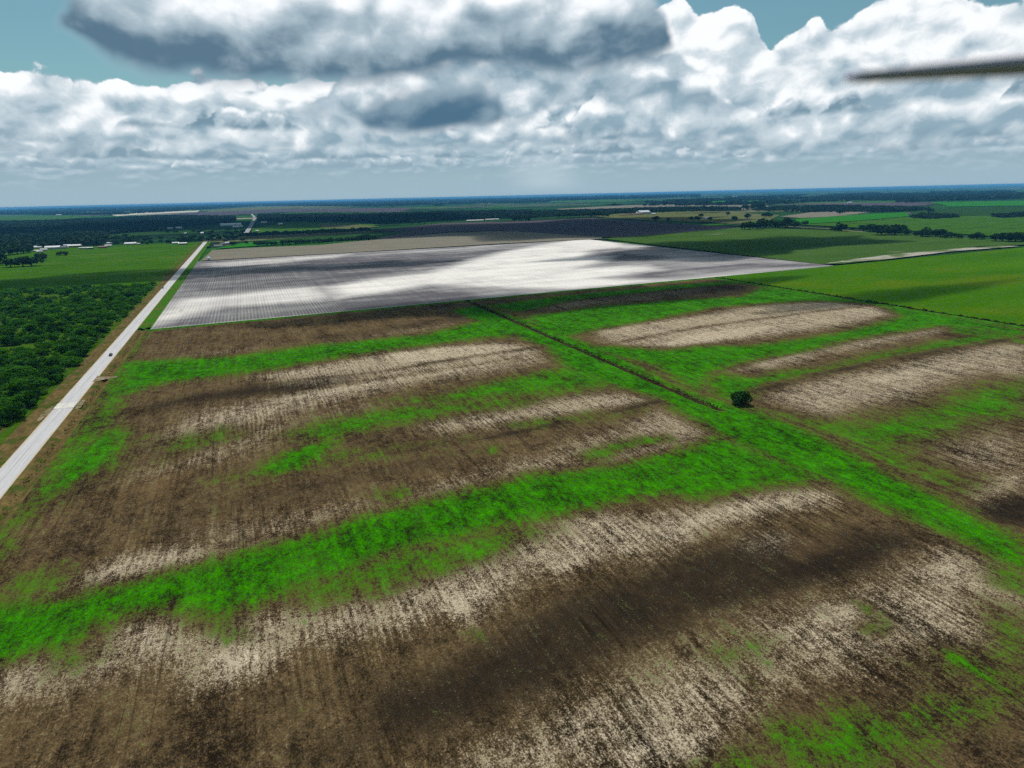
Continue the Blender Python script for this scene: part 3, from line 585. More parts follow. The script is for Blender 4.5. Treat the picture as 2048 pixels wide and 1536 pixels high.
def ribbon(name, prof, ys, mat, label, cat, cx=lambda y: 0.0):
    """prof: (x, z) across; swept along Y"""
    V = []; n = len(prof)
    for y in ys:
        for x, z in prof: V.append((x+cx(y), y, z))
    F = [(j*n+i, j*n+i+1, (j+1)*n+i+1, (j+1)*n+i) for j in range(len(ys)-1) for i in range(n-1)]
    return tag(link(name, mesh_np(name, V, F, mat)), label, cat, kind='structure')
yr = np.concatenate([np.arange(20, 700, 8.0), np.arange(700, 1830, 25.0)])
ribbon('road', [(-103.4, .05), (-101, .22), (-98.5, .30), (-96, .22), (-93.6, .05)], yr, M_ROAD, 'straight pale caliche road along the left of the fields', 'road')
ribbon('grass_verge', [(-119, .03), (-109.5, -.1), (-107.8, -.9), (-106.4, -.1), (-103.2, .08)], yr, M_VERGE, 'dry brown verge on the scrub side of the road', 'verge')
ribbon('grass_verge', [(-93.8, .08), (-91.2, -.05), (-89.6, -1.3), (-88.6, -1.3), (-87.2, 0.0), (-85.8, .03)], yr[yr < 575], M_VERGE, 'dry brown verge with a ditch on the field side of the road', 'verge')
ribbon('grass_verge', [(-93.8, .08), (-91.2, -.05), (-89.6, -1.0), (-88.6, -1.0), (-87.2, 0.0), (-83.4, .03)], yr[yr >= 575], mat_field('green_verge', (.030, .075, .006), (.040, .130, .006), .2, .03, (.09, .08, .025), .05, .52, .66), 'green verge between the road and the tilled field', 'verge')
M_LIME = mat_field('limestone_gravel', (.15, .118, .07), (.36, .31, .23), .5, .4, (.10, .075, .035), .25, .40, .58)
M_SPILL = mat_field('gravel_spill', (.11, .086, .046), (.27, .225, .15), .6, .6, (.060, .060, .018), .25, .44, .60)
def patch(name, c, rx, ry, label, seed, z=.12):
    r = np.random.default_rng(seed); n = 28; a = np.linspace(0, 2*math.pi, n, endpoint=False)
    k = 1+.35*np.interp(np.arange(n), np.arange(0, n+4, 4), r.uniform(-1, 1, n//4+1))+r.uniform(-.12, .12, n)
    return sheet(name, [(c[0]+rx*k[i]*math.cos(a[i]), c[1]+ry*k[i]*math.sin(a[i])) for i in range(n)], M_SPILL, label, z, 'gravel', True)
sheet('driveway', [(-95, 409), (-92, 411), (-88, 412.5), (-83.5, 413.2), (-83.4, 416.5), (-88, 418), (-92, 420), (-95, 424)], M_LIME, 'short pale driveway off the road into the green weeds', .16, 'driveway', True)
patch('gravel_patch', (-92.0, 363), 2.0, 8.0, 'washed out gravel on the field side of the road crossing', 3, .10)
patch('gravel_patch', (-105.2, 352), 1.7, 12.0, 'washed out gravel on the scrub side of the road crossing', 5, .12)
sheet('culvert_slab', [(-103.2, 360.5), (-93.8, 358), (-93.8, 367), (-103.2, 370)], mat_field('worn_concrete', (.40, .38, .34), (.52, .50, .46), .5, .5), 'pale crossing slab across the caliche road', .31, 'crossing', True)
# the road goes on through the village
def road_px(pts, width, mat, label):
    P = [gp(*p) for p in pts]; L, Rr = [], []
    for i, p in enumerate(P):
        d = P[min(i+1, len(P)-1)]-P[max(i-1, 0)]; d = d/np.linalg.norm(d); n = np.array([-d[1], d[0]])*width/2
        L.append(p+n); Rr.append(p-n)
    return sheet('road', L+Rr[::-1], mat, label, .12, 'road', True)
M_ASPH = mat_field('grey_road', (.17, .17, .18), (.30, .30, .31), .05, .05)
road_px([(492,466),(497,459),(503,449),(507,441),(510,436),(507,432),(503,428)], 16, M_ASPH, 'far grey road climbing away through the woods')
road_px([(1190,433),(1240,436),(1330,441),(1420,444),(1500,449),(1560,452),(1650,457),(1730,464)], 9, M_LIME, 'pale lane running behind the right hedgerow trees')
road_px([(412,520),(440,518),(470,517)], 6, M_LIME, 'pale track leading to the white water tank')
road_px([(1700,429),(1735,427)], 9, M_LIME, 'short pale bare track among the far fields')

# ------------------------------------------------------------------ vegetation
def mat_leaf(name, a, b_, tr=.25):
    m, nt, b = new_mat(name, 0.8, 0.04)
    oi = nt.nodes.new('ShaderNodeObjectInfo'); x, y, z, p = xyz(nt)
    n = noise(nt, p, 0.8, 3.0, 0.7)
    rnd = attr(nt, 'tone')
    c = mixc(nt, (rnd*0.7+n*0.8-0.25+(S(nt, oi.outputs['Random'])-0.5)*0.7).clamp(), a, b_)
    put(nt, b.inputs['Base Color'], c)
    t = nt.nodes.new('ShaderNodeBsdfTranslucent'); put(nt, t.inputs[0], c)
    mx = nt.nodes.new('ShaderNodeMixShader'); mx.inputs[0].default_value = tr
    nt.links.new(b.outputs[0], mx.inputs[1]); nt.links.new(t.outputs[0], mx.inputs[2])
    nt.links.new(mx.outputs[0], nt.nodes['Material Output'].inputs[0])
    return m
M_LEAF = mat_leaf('scrub_leaf', (.007, .034, .002), (.056, .195, .005), .42)
M_DLEAF = mat_leaf('dark_leaf', (.006, .024, .003), (.018, .062, .006), .15)
M_WOOD = mat_leaf('wood_leaf', (.003, .012, .004), (.010, .034, .008), .1)
M_WEED = mat_leaf('weed_leaf', (.016, .030, .006), (.070, .075, .018))
M_BARK = new_mat('bark')[0]; M_BARK.node_tree.nodes['Principled BSDF'].inputs['Base Color'].default_value = (.055, .042, .03, 1)

def crown_np(r, n, rx, ry, rz, zc, leaf, lobes=9, lobe_r=.5, under=-.55):
    """leaf clumps (two crossed-free bent quads each) spread over lumpy lobes"""
    th = r.uniform(0, 2*math.pi, lobes); u = r.uniform(under, 1, lobes); q = r.uniform(.35, .8, lobes)
    cs = np.stack([np.cos(th)*np.sqrt(1-u*u)*q*rx, np.sin(th)*np.sqrt(1-u*u)*q*ry, u*q*rz*.8], -1); cs[0] = 0
    rr = r.uniform(.7, 1.15, lobes)*lobe_r; rr[0] = lobe_r*1.3
    k = r.integers(0, lobes, n)
    d = r.normal(size=(n, 3)); d[:, 2] = d[:, 2]*.9+.25; d /= np.linalg.norm(d, axis=1)[:, None]
    rad = rr[k]*r.uniform(.72, 1.05, n)
    P = cs[k]+d*rad[:, None]*np.array([rx, ry, rz]); P[:, 2] += zc
    P[:, 2] = np.maximum(P[:, 2], .15*leaf)
    nr = d*.8+r.normal(size=(n, 3))*.55+np.array([0, 0, .35]); nr /= np.linalg.norm(nr, axis=1)[:, None]
    a = np.cross(nr, r.normal(size=(n, 3))); a /= np.linalg.norm(a, axis=1)[:, None]; b = np.cross(nr, a)
    s = leaf*r.uniform(.6, 1.35, n)[:, None]; s2 = s*r.uniform(.5, .9, n)[:, None]
    Q = np.stack([P-a*s, P-b*s2+nr*s*.25, P+a*s, P+b*s2-nr*s*.2], 1)
    tone = np.repeat(r.uniform(0, 1, lobes)[k]*.6+r.uniform(0, 1, n)*.4, 4)
    return Q.reshape(-1, 3), np.arange(4*n).reshape(n, 4), tone
def crown_mesh(name, seed, mat, **kw):
    V, F, t = crown_np(np.random.default_rng(seed), **kw); me = mesh_np(name, V, F, mat); set_attr(me, 'tone', t); return me
def tube_np(pts, rad, seg=7):
    V, F = [], []
    for i, (p, ra) in enumerate(zip(pts, rad)):
        for k in range(seg):
            a = 2*math.pi*k/seg; V.append((p[0]+ra*math.cos(a), p[1]+ra*math.sin(a), p[2]))
    for i in range(len(pts)-1):
        for k in range(seg):
            F.append((i*seg+k, i*seg+(k+1) % seg, (i+1)*seg+(k+1) % seg, (i+1)*seg+k))
    return V, F
def trunk_mesh(seed, h, r0):
    r = np.random.default_rng(seed); V, F = tube_np([(0, 0, -.2), (.05, .03, h*.4), (.1, -.05, h)], [r0*1.3, r0, r0*.6])
    for j in range(5):
        a = r.uniform(0, 6.28); l = h*r.uniform(.6, 1.0)
        v, f = tube_np([(.06, 0, h*.55), (.06+math.cos(a)*l*.5, math.sin(a)*l*.5, h*.9), (.06+math.cos(a)*l, math.sin(a)*l, h*1.25)], [r0*.6, r0*.4, r0*.15], 5)
        k = len(V); V += v; F += [tuple(i+k for i in q) for q in f]
    return mesh_np('trunk', V, F, M_BARK, True)
# scrub bushes beside the road: unit crown radius 1, height about .8
BUSH = [crown_mesh('bush', 100+i, M_LEAF, n=1500, rx=1, ry=1, rz=.62, zc=.42, leaf=.075, lobes=13, lobe_r=.42) for i in range(7)]
BUSH_LOW = [crown_np(np.random.default_rng(200+i), n=190, rx=1, ry=1, rz=.62, zc=.42, leaf=.16, lobes=8, lobe_r=.45) for i in range(6)]
TREE_C = [crown_mesh('crown', 300+i, M_DLEAF, n=420, rx=1, ry=1, rz=.78, zc=.72, leaf=.15, lobes=10, lobe_r=.48) for i in range(6)]
TREE_T = [trunk_mesh(330+i, .40, .07) for i in range(3)]
TREE_LOW = [crown_np(np.random.default_rng(400+i), n=60, rx=1, ry=1, rz=.72, zc=.7, leaf=.30, lobes=6, lobe_r=.5) for i in range(6)]

def joined(name, protos, pos, scl, zs, mat, label, cat, kind='stuff'):
    Vs, Fs, Ts = [], [], []; k = 0
    for i, (p, s) in enumerate(zip(pos, scl)):
        v, f, t = protos[i % len(protos)]; a = rng.uniform(0, 6.28); c, n = math.cos(a), math.sin(a)
        w = np.stack([(v[:, 0]*c-v[:, 1]*n)*s+p[0], (v[:, 0]*n+v[:, 1]*c)*s+p[1], v[:, 2]*s*zs], -1)
        Vs.append(w); Fs.append(f+k); Ts.append(np.clip(t*.7+rng.uniform(0, .4), 0, 1)); k += len(v)
    me = mesh_np(name, np.concatenate(Vs), np.concatenate(Fs), mat); set_attr(me, 'tone', np.concatenate(Ts))
    return tag(link(name, me), label, cat, kind=kind)
def scatter(poly, spacing, jit=.45):
    poly = np.array(poly); x0, y0 = poly.min(0); x1, y1 = poly.max(0)
    gx, gy = np.meshgrid(np.arange(x0, x1, spacing), np.arange(y0, y1, spacing*.87))
    gx[1::2] += spacing/2
    P = np.stack([gx.ravel(), gy.ravel()], -1)+rng.uniform(-jit, jit, (gx.size, 2))*spacing
    ok = (seg_dist(P[:, 0], P[:, 1], poly) > 0) & inview(P[:, 0], P[:, 1])
    return P[ok]

# --- scrub
def vnoise(P, s, seed):
    r = np.random.default_rng(seed); g = r.uniform(0, 1, (64, 64)); q = P/s; i = np.floor(q).astype(int); f = q-i; f = f*f*(3-2*f); a = lambda dx, dy: g[(i[:, 0]+dx) % 64, (i[:, 1]+dy) % 64]
    return (a(0, 0)*(1-f[:, 0])+a(1, 0)*f[:, 0])*(1-f[:, 1])+(a(0, 1)*(1-f[:, 0])+a(1, 1)*f[:, 0])*f[:, 1]
P = scatter([(-900, 130), (-114, 130), (-114, 893), (-290, 922), (-520, 950), (-900, 1010)], 6.0)
dens = .28*vnoise(P, 45, 1)+.27*vnoise(P, 18, 2)+.45*rng.uniform(0, 1, len(P))
near = np.clip((520-P[:, 1])/200, 0, 1)*.22+.22*np.exp(-((P[:, 0]+118)/12)**2)
edge = .25*np.clip((P[:, 1]-(860-.17*(P[:, 0]+112)))/25, 0, 1)
keep = dens+near+edge > .495
P = P[keep]; size = 1.8+5.4*rng.uniform(0, 1, len(P))**2.0*(1+.25*np.clip((600-P[:, 1])/300, 0, 1))
P[:, 0] = np.minimum(P[:, 0], -111.8-size*.5)
o = np.argsort(-(size/np.hypot(P[:, 0], P[:, 1])))
print('scrub bushes', len(P))
for i in o[:300]:
    b = link('bush', BUSH[rng.integers(len(BUSH))]); b.location = (P[i, 0], P[i, 1], -.1); b.rotation_euler.z = rng.uniform(0, 6.28)
    s = size[i]; b.scale = (s*rng.uniform(.8, 1.2), s*rng.uniform(.8, 1.2), s*rng.uniform(.7, 1.4))
    tag(b, 'dense green bush in the scrub along the left side of the pale road', 'bush', 'bushes of the roadside scrub')
joined('scrub', BUSH_LOW, P[o[300:]], size[o[300:]], 1.0, M_LEAF, 'mass of smaller green bushes farther into the scrub', 'scrub')

# --- trees that stand apart
ORD = 'first second third fourth fifth sixth seventh eighth ninth tenth eleventh twelfth thirteenth fourteenth fifteenth sixteenth seventeenth eighteenth nineteenth'.split()
TENS = {2: ('twentieth', 'twenty'), 3: ('thirtieth', 'thirty'), 4: ('fortieth', 'forty')}
def nth(k):
    if k < 19: return ORD[k]
    t, u = divmod(k+1, 10)
    return TENS[t][0] if u == 0 else TENS[t][1]+'-'+ORD[u-1]
def tree(px, py, wpx, label, group=None, hf=.85, dark=True, i=[0], low=False):
    """a tree rooted where the photograph shows it, wpx its crown width there"""
    g = gp(px, py); d = math.hypot(g[0], g[1], H); r = wpx/FPX*d/2*1.06
    i[0] += 1
    root = empty('tree', (g[0], g[1], 0), rng.uniform(0, 6.28)); root.scale = (r, r, r*hf)
    c = link('crown', TREE_C[i[0] % 6], parent=root); t = link('trunk', TREE_T[i[0] % 3], parent=root)
    return tag(root, label, 'tree', group)
# the lone tree in the field
g = gp(1480, 808); root = empty('tree', (g[0], g[1], 0))
me = crown_mesh('crown', 501, M_DLEAF, n=2600, rx=4.7, ry=4.7, rz=4.0, zc=3.3, leaf=.40, lobes=16, lobe_r=.48, under=-.9); link('crown', me, parent=root)
link('trunk', trunk_mesh(55, 2.6, .3), parent=root)
tag(root, 'lone round dark tree standing in the field right of the ditch', 'tree')
for px, py, w, l in [(0,527,26,'dark pasture tree cut by the left edge of the picture'),(21,534,20,'small round tree beside the leftmost pasture tree'),(46,533,24,'left tree of the touching dark pair in the pasture'),(64,532,26,'right tree of the touching dark pair in the pasture'),(86,521,19,'single dark round tree between two pairs in the pasture'),(121,511,10,'left tree of the small pair below the village houses'),(131,511,10,'right tree of the small pair below the village houses')]:
    tree(px, py, w, l)
# hedgerow trees on the right
HR = [(1488,459,18),(1500,458,20),(1514,458,24),(1530,456,28),(1545,456,22),(1560,455,22),(1575,454,26),(1590,455,16),(1610,450,12),(1670,462,16),(1683,462,18),(1704,460,8),
      (1727,462,16),(1740,462,20),(1755,460,14),(1762,470,26),(1776,468,22),(1790,470,26),(1800,466,18),(1812,470,18),(1832,472,12),(1842,472,18),(1855,473,22),(1870,473,18),(1880,474,18),(1892,476,12),(1903,475,14),(1918,477,10),(1940,478,10),(1953,478,18),(1963,478,14),(1992,482,20),(2005,482,20),(2018,483,22),(2032,483,22),(2046,482,20)]
for k, (px, py, w) in enumerate(HR): tree(px, py, w, nth(k)+' tree from the left in the broken hedgerow beyond the right fields', 'hedgerow trees on the right', rng.uniform(.75, 1.0))
# row of trees beyond the stubble field
for k, px in enumerate(np.concatenate([np.arange(516, 535, 9), np.arange(545, 622, 9), np.arange(628, 656, 9), np.arange(664, 715, 10)])):
    tree(px+rng.uniform(-2, 2), np.interp(px, [510, 630, 755], [492, 486, 480]), rng.uniform(10, 14), nth(k)+' small tree from the left in the row behind the tan stubble field', 'row of small trees behind the stubble')
for px, py, w, l in [(722,481,17,'first tall tree at the right end of the small tree row'),(737,480,17,'second tall tree at the right end of the small tree row'),(750,479,10,'last small tree at the end of the stubble tree row'),(493,487,8,'small round tree alone on the bright yard grass'),(466,491,12,'thin tree just right of the farmhouse'),(417,497,7,'small dark bush tree left of the farmhouse')]: tree(px, py, w, l)
for k, px in enumerate(np.arange(486, 735, 7.5)):
    tree(px+rng.uniform(-2, 2), np.interp(px, [486, 620, 735], [474.5, 468.5, 464]), rng.uniform(11, 15), nth(k)+' tree from the left in the long shaded row behind the dull green field', 'long shaded tree row')
for k, (px, py, w) in enumerate([(1030,442,14),(1042,442,18),(1053,442,14),(826,447,12),(838,447,12),(850,446,10)]): tree(px, py, w, ['left','middle','right'][k % 3]+' tree of the '+('grove right of the greenhouses' if k < 3 else 'grove left of the greenhouses'), 'groves on the far plough')
for k, px in enumerate(np.arange(1118, 1215, 8)): tree(px, 434-.01*(px-1118), rng.uniform(10, 15), nth(k)+' tree from the left in the grove left of the big grey barn', 'grove left of the barn')
for px, py, w in [(1310,441,14),(1338,442,9),(1383,440,10),(1395,441,12),(1402,434,10),(1420,440,10),(1426,421,12),(1440,421,12),(1456,430,9),(1470,441,12),(1494,437,14),(1530,434,14),(1540,434,12),(1488,420,16),(1505,419,16),(1520,420,18),(1565,421,8),(1680,428,14)]: tree(px, py, w, 'small dark tree scattered over the grass around the far barns', 'scattered far trees')
# village trees between the houses
VT = [(x, y) for x, y in zip(rng.uniform(222, 400, 46), rng.uniform(474, 489, 46))]+[(x, y) for x, y in zip(rng.uniform(395, 490, 34), rng.uniform(466, 484, 34))]+[(x, y) for x, y in zip(rng.uniform(300, 480, 20), rng.uniform(456, 466, 20))]
for px, py in VT: tree(px, py, rng.uniform(6, 11), 'dark tree among the village houses where the pale road ends', 'village trees', rng.uniform(.6, .95))
for k, (px, py, w) in enumerate([(4,512,22),(18,510,24),(34,508,22),(48,506,18),(60,504,12)]): tree(px, py, w, nth(k)+' tree from the left in the leafy clump at the left end of the village', 'clump left of the village')

# --- woods that read as one mass
def wood(pts, spacing, size, label, cut=0.0, zs=.62):
    P = scatter([gp(*p) for p in pts], spacing*.9, .75)
    if cut: P = P[vnoise(P*np.array([.55, 1.3]), spacing*9, 11)*.6+vnoise(P*np.array([.7, 1.2]), spacing*4, 12)*.4 > cut]
    n = len(P); s = size*rng.uniform(.45, 1.45, n)
    print('wood', n); joined('woodland', TREE_LOW, P, s, zs, M_WOOD, label, 'woodland')
wood([(-60,505),(-60,446),(120,442),(210,438),(215,480),(200,490),(100,492),(60,497)], 13, 9.5, 'dark woodland behind the village houses on the left', .12, .75)
wood([(212,470),(212,438),(330,432),(470,434),(470,444),(380,452),(300,462)], 17, 12, 'dark woods left of the far grey road', .36)
wood([(515,442),(520,430),(700,430),(900,425),(1060,422),(1060,436),(900,440),(760,446),(620,444)], 20, 12, 'dark belt of woods right of the far grey road', .30)
wood([(1060,436),(1060,424),(1240,419),(1400,414),(1480,417),(1480,421),(1300,426),(1120,432)], 18, 10, 'dark tree belt behind the big barn', .40)
wood([(1500,421),(1560,414),(1700,412),(1860,419),(1870,424),(1700,424),(1560,425)], 20, 11, 'dark belt of woods beyond the bare field', .42)
wood([(1815,436),(1850,430),(1905,431),(1915,435),(1860,438)], 14, 9, 'dark thicket on the rough grazing land')
wood([(1980,432),(2060,427),(2060,434),(2000,436)], 16, 9, 'dark thicket at the far right edge')
wood([(1190,412),(1480,394),(1700,388),(2060,382),(2060,402),(1860,405),(1600,408),(1400,412)], 48, 22, 'far blue woods right of the middle', .57)
wood([(0,430),(0,421),(200,414),(520,406),(800,400),(1100,395),(1100,404),(830,414),(520,412),(240,430)], 48, 22, 'far blue tree belts left of the middle', .575)
wood([(1100,402),(1100,394),(1400,388),(1400,395)], 60, 26, 'far blue tree belts in the middle of the horizon', .56)

# --- weeds in the ditch and along the hay field
def weeds(name, x0, x1, y0, y1, n, s0, s1, mat, label):
    P = np.stack([rng.uniform(x0, x1, n), rng.uniform(y0, y1, n)], -1)
    k = vnoise(P, 14, 5)*.6+vnoise(P, 5, 6)*.4 > .36; P = P[k]
    joined(name, [BUSH_LOW[i] for i in range(6)], P, rng.uniform(s0, s1, len(P)), 1.0, mat, label, 'weeds')
weeds('weeds', 194.8, 199.2, 208, 552, 1100, .25, .6, M_WEED, 'tall dark weeds growing in the ditch between the fields')
weeds('weeds', 514.6, 517.6, 230, 560, 260, .6, 1.3, M_WEED, 'dark weed line between the bare field and the hay field')
weeds('weeds', -90.4, -87.8, 120, 560, 700, .12, .38, M_WEED, 'brown green weeds added to darken the line of the roadside ditch')  # weeds added to draw the dark ditch line that shading alone leaves out
g = gp(1742, 606)
for dx in (-2.5, 2.6):
    b = link('bush', BUSH[3 if dx < 0 else 4]); b.location = (g[0]+1.5, g[1]+dx*1.2, 0); b.scale = (3.0, 3.0, 2.6); tag(b, 'dark bush on the boundary line at the hay field', 'bush', 'bushes on the hay field boundary')

# ------------------------------------------------------------------ buildings
def flat(name, c, rough=.6): 
    m, nt, b = new_mat(name, rough, .2); x, y, z, p = xyz(nt); n = noise(nt, p, .5, 4.0, .65)
    put(nt, b.inputs['Base Color'], scalec(nt, mixc(nt, n, tuple(v*.85 for v in c), tuple(min(v*1.12, .9) for v in c)), 1.0)); return m
M_WW, M_GW, M_BW = flat('white_wall', (.48, .475, .46)), flat('grey_wall', (.36, .37, .38)), flat('brown_wall', (.20, .12, .08))
M_WR, M_GR, M_DR, M_RR = flat('white_roof', (.54, .54, .535), .5), flat('grey_roof', (.45, .48, .50), .4), flat('dark_roof', (.07, .07, .08)), flat('rust_roof', (.17, .085, .06))
M_GLASS = flat('window_glass', (.03, .04, .05), .15); M_TANKB = flat('tank_white', (.75, .79, .80), .4)
def gable(name, L, W, h, rise, mat):
    e = .4; x, y = L/2+e, W/2+e
    V = [(-x, -y, h), (x, -y, h), (x, y, h), (-x, y, h), (-x, 0, h+rise), (x, 0, h+rise), (-x, -y, h-.25), (x, -y, h-.25), (x, y, h-.25), (-x, y, h-.25)]
    me = bpy.data.meshes.new(name); me.from_pydata(V, [], [(0, 1, 5, 4), (2, 3, 4, 5), (0, 4, 3), (1, 2, 5), (0, 6, 7, 1), (1, 7, 8, 2), (2, 8, 9, 3), (3, 9, 6, 0), (6, 9, 8, 7)])
    me.materials.append(mat); me.update(); return me
def house(px, py, wpx, label, cat='house', wall=M_WW, roof=M_WR, h=3.2, depth=None, rz=0.0, nwin=2, door=True, open_=False, maxw=None):
    g = gp(px, py); d = math.hypot(g[0], g[1], H); L = wpx/FPX*d
    if maxw: L = min(L, maxw)
    W = depth or min(max(L*.5, 6), 16); root = empty({'house': 'house', 'shed': 'shed', 'barn': 'barn', 'warehouse': 'warehouse'}.get(cat, 'building'), (g[0], g[1], 0), rz-.10)
    if open_:
        link('wall', box_mesh('wall', [(-L/2, L/2, W/2-.2, W/2, 0, h-.26)], wall), parent=root)
        for sx in (-1, 1):
            link('post', box_mesh('post', [(sx*(L/2-.3)-.12, sx*(L/2-.3)+.12, -W/2, -W/2+.24, 0, h-.26)], wall), parent=root)
    else:
        link('wall', box_mesh('wall', [(-L/2, L/2, -W/2, W/2, 0, h-.252)], wall), parent=root)
        if door: link('door', box_mesh('door', [(-.55, .55, -W/2-.06, -W/2+.02, 0, 2.1)], M_DR), parent=root)
        for k in range(nwin):
            x = (k+.5)/nwin*L*.86-L*.43
            if abs(x) < 1.5: x += 2.0
            link('window', box_mesh('window', [(x-.9, x+.9, -W/2-.05, -W/2+.02, .9, 2.3)], M_GLASS), parent=root)
    link('roof', gable('roof', L, W, h, max(W*.18, .8), roof), parent=root)
    return tag(root, label, 'building' if cat == 'building' else cat)
house(65,496,13,'pale roofed low shed at the left end of the village row','shed',M_GW,M_GR,nwin=0)
house(77,497,9,'grey house with a pale roof second from the left in the village','house',M_GW,M_GR,h=4)
house(73,503,7,'small white trailer in front of the leafy clump by the village','shed',M_WW,M_WR,2.6,nwin=1)
house(80,505,8,'low white open carport in front of the village row','shed',M_WW,M_WR,3,open_=True)
house(88,501,9,'white box shed at the pasture edge of the village','shed',M_WW,M_WR,3.2,nwin=0)
house(107,498,20,'long white metal barn in the village row','barn',M_GW,M_WR,5,nwin=0)
house(126,497,14,'grey farmhouse with a dark gable roof beside the long white barn','house',M_GW,M_DR,4.4)
house(135,493,9,'small pale house partly behind the grey farmhouse','house',M_WW,M_GR,4)
house(150,494,18,'long white roofed shed over a dark front','shed',M_BW,M_WR,4,nwin=3)
house(163,498,6,'little brown shed beside the pasture','shed',M_BW,M_GR,nwin=0)
house(172,498,8,'pale house between the brown shed and the open carport','house',M_WW,M_GR,3.6)
house(181,498,8,'dark fronted carport with a bright roof','shed',M_BW,M_WR,3.4,open_=True)
house(206,496,12,'rusty brown roofed shed near the middle of the village','shed',M_BW,M_RR,3.4,nwin=0)
house(217,493,9,'white trailer house right of the rusty shed','house',M_WW,M_WR,3.4)
house(220,488,8,'small white house under the trees above the rusty shed','house',M_WW,M_WR,3.4)
house(226,487,5,'tiny white shed under the trees','shed',M_WW,M_WR,3,nwin=0)
house(262,489,17,'long white house with dark windows at the pasture edge','house',M_WW,M_WR,3.4,nwin=4)
house(278,489,4,'tiny grey shed at the pasture edge','shed',M_GW,M_GR,2.8,nwin=0)
house(352,488,10,'white house nearest the road end on the left','house',M_WW,M_WR,3.6)
house(366,489,13,'dark carport with a long white roof by the road end','shed',M_BW,M_WR,3.4,open_=True)
house(437,494,13,'dark roofed farmhouse right of the road end','house',M_GW,M_DR,4.0)
house(446,490,9,'second dark roofed wing behind the farmhouse','house',M_GW,M_DR,4.4)
house(455,488,7,'white shed behind the farmhouse','shed',M_WW,M_WR,4,nwin=0)
house(718,481,4,'tiny white hut at the end of the small tree row','shed',M_WW,M_WR,2.8,nwin=0)
house(462,452,33,'long pale metal warehouse left of the far road','warehouse',M_GR,M_WR,8,22,nwin=0)
house(472,455,10,'small pale annex below the long warehouse','shed',M_GW,M_WR,4,nwin=0)
house(482,454,7,'white shed right of the long warehouse','shed',M_WW,M_WR,4,nwin=0)
house(254,463,10,'left half of the long white block in the woods clearing','building',M_WW,M_WR,5,nwin=3)
house(274,462,17,'right half of the long white block in the woods clearing','building',M_WW,M_WR,5,nwin=4)
house(340,458,8,'white angled house at the woods edge','house',M_WW,M_WR,4.5,rz=.5)
house(358,457,9,'white shed beside the angled house at the woods edge','shed',M_WW,M_WR,5,nwin=0)
house(408,468,11,'white house with an angled roof among the village trees','house',M_WW,M_WR,4.5,rz=-.7)
house(371,468,4,'tiny pale hut among the village trees','shed',M_WW,M_GR,3.5,nwin=0)
house(528,446,10,'white house at the woods edge right of the far road','house',M_WW,M_WR,4.5)
house(561,449,8,'white house in the paddock right of the far road','house',M_WW,M_WR,4.5)
house(515,463,5,'tiny white hut by the long shaded tree row','shed',M_WW,M_WR,3.5,nwin=0)
house(950,442,34,'left long white greenhouse on the far plough','building',M_WW,M_WR,3.5,9,rz=.02,nwin=0)
house(984,440,27,'right long white greenhouse on the far plough','building',M_WW,M_WR,3.5,9,rz=.02,nwin=0)
house(1286,428,22,'big grey metal barn with a pale roof among the far trees','barn',M_GW,M_GR,10,40,nwin=0)
house(1262,430,46,'long low rust coloured shed in front of the big barn','shed',M_BW,M_RR,3.5,12,nwin=0)
house(1307,429,8,'small white shed right of the big barn','shed',M_WW,M_WR,5,nwin=0)
house(1413,437,11,'white shed on the green land right of the barn','shed',M_WW,M_WR,4,nwin=0)
house(1699,407,7,'white shed on the violet strip far right','shed',M_WW,M_WR,8,nwin=0)
house(1968,393,5,'tiny white building in the far right woods','building',M_WW,M_WR,12,nwin=0)
for px, py, w, l in [(1181,392.3,31,'long white factory near the horizon'),(1112,393,6,'first white building left of the horizon factory'),(1148,392.5,8,'second white building left of the horizon factory'),(1253,392.5,4,'white building right of the horizon factory'),(1032,396.5,4,'lone white building at the green far strip'),(1112,401,6,'white farm building on the middle far plain'),(744,403.5,5,'white tower block left of the horizon middle'),(665,406.5,12,'white farm buildings group on the left horizon'),(585,409.5,7,'white barn on the left far plain'),(565,410,4,'small white barn on the left far plain'),(485,413.5,11,'white far barn above the grey road'),(362,420,6,'white far barn above the left woods'),(22,427,12,'white far sheds at the left edge'),(118,431,7,'yellowish far barn on the left'),(1612,372.5+5,6,'white far tower at the right horizon'),(1470,396,10,'pale far building strip right of the middle')]:
    house(px, py, w, l, 'building', M_WW, M_WR, 9 if py > 400 else 22, nwin=0, door=False)

# white water tank at the corner of the tilled field
g = gp(418, 520); root = empty('water_tank', (g[0], g[1], 0))
V, F = tube_np([(0, 0, .4), (0, 0, .45), (0, 0, 4.8), (0, 0, 5.4), (0, 0, 5.7)], [0.0, 2.7, 2.7, 1.6, .0], 24); link('tank', mesh_np('tank', V, F, M_TANKB, True), parent=root)
link('base', box_mesh('base', [(-3, 3, -3, 3, -.1, .4)], M_GW), parent=root)
tag(root, 'white round water tank at the near corner of the stubble field', 'water tank')

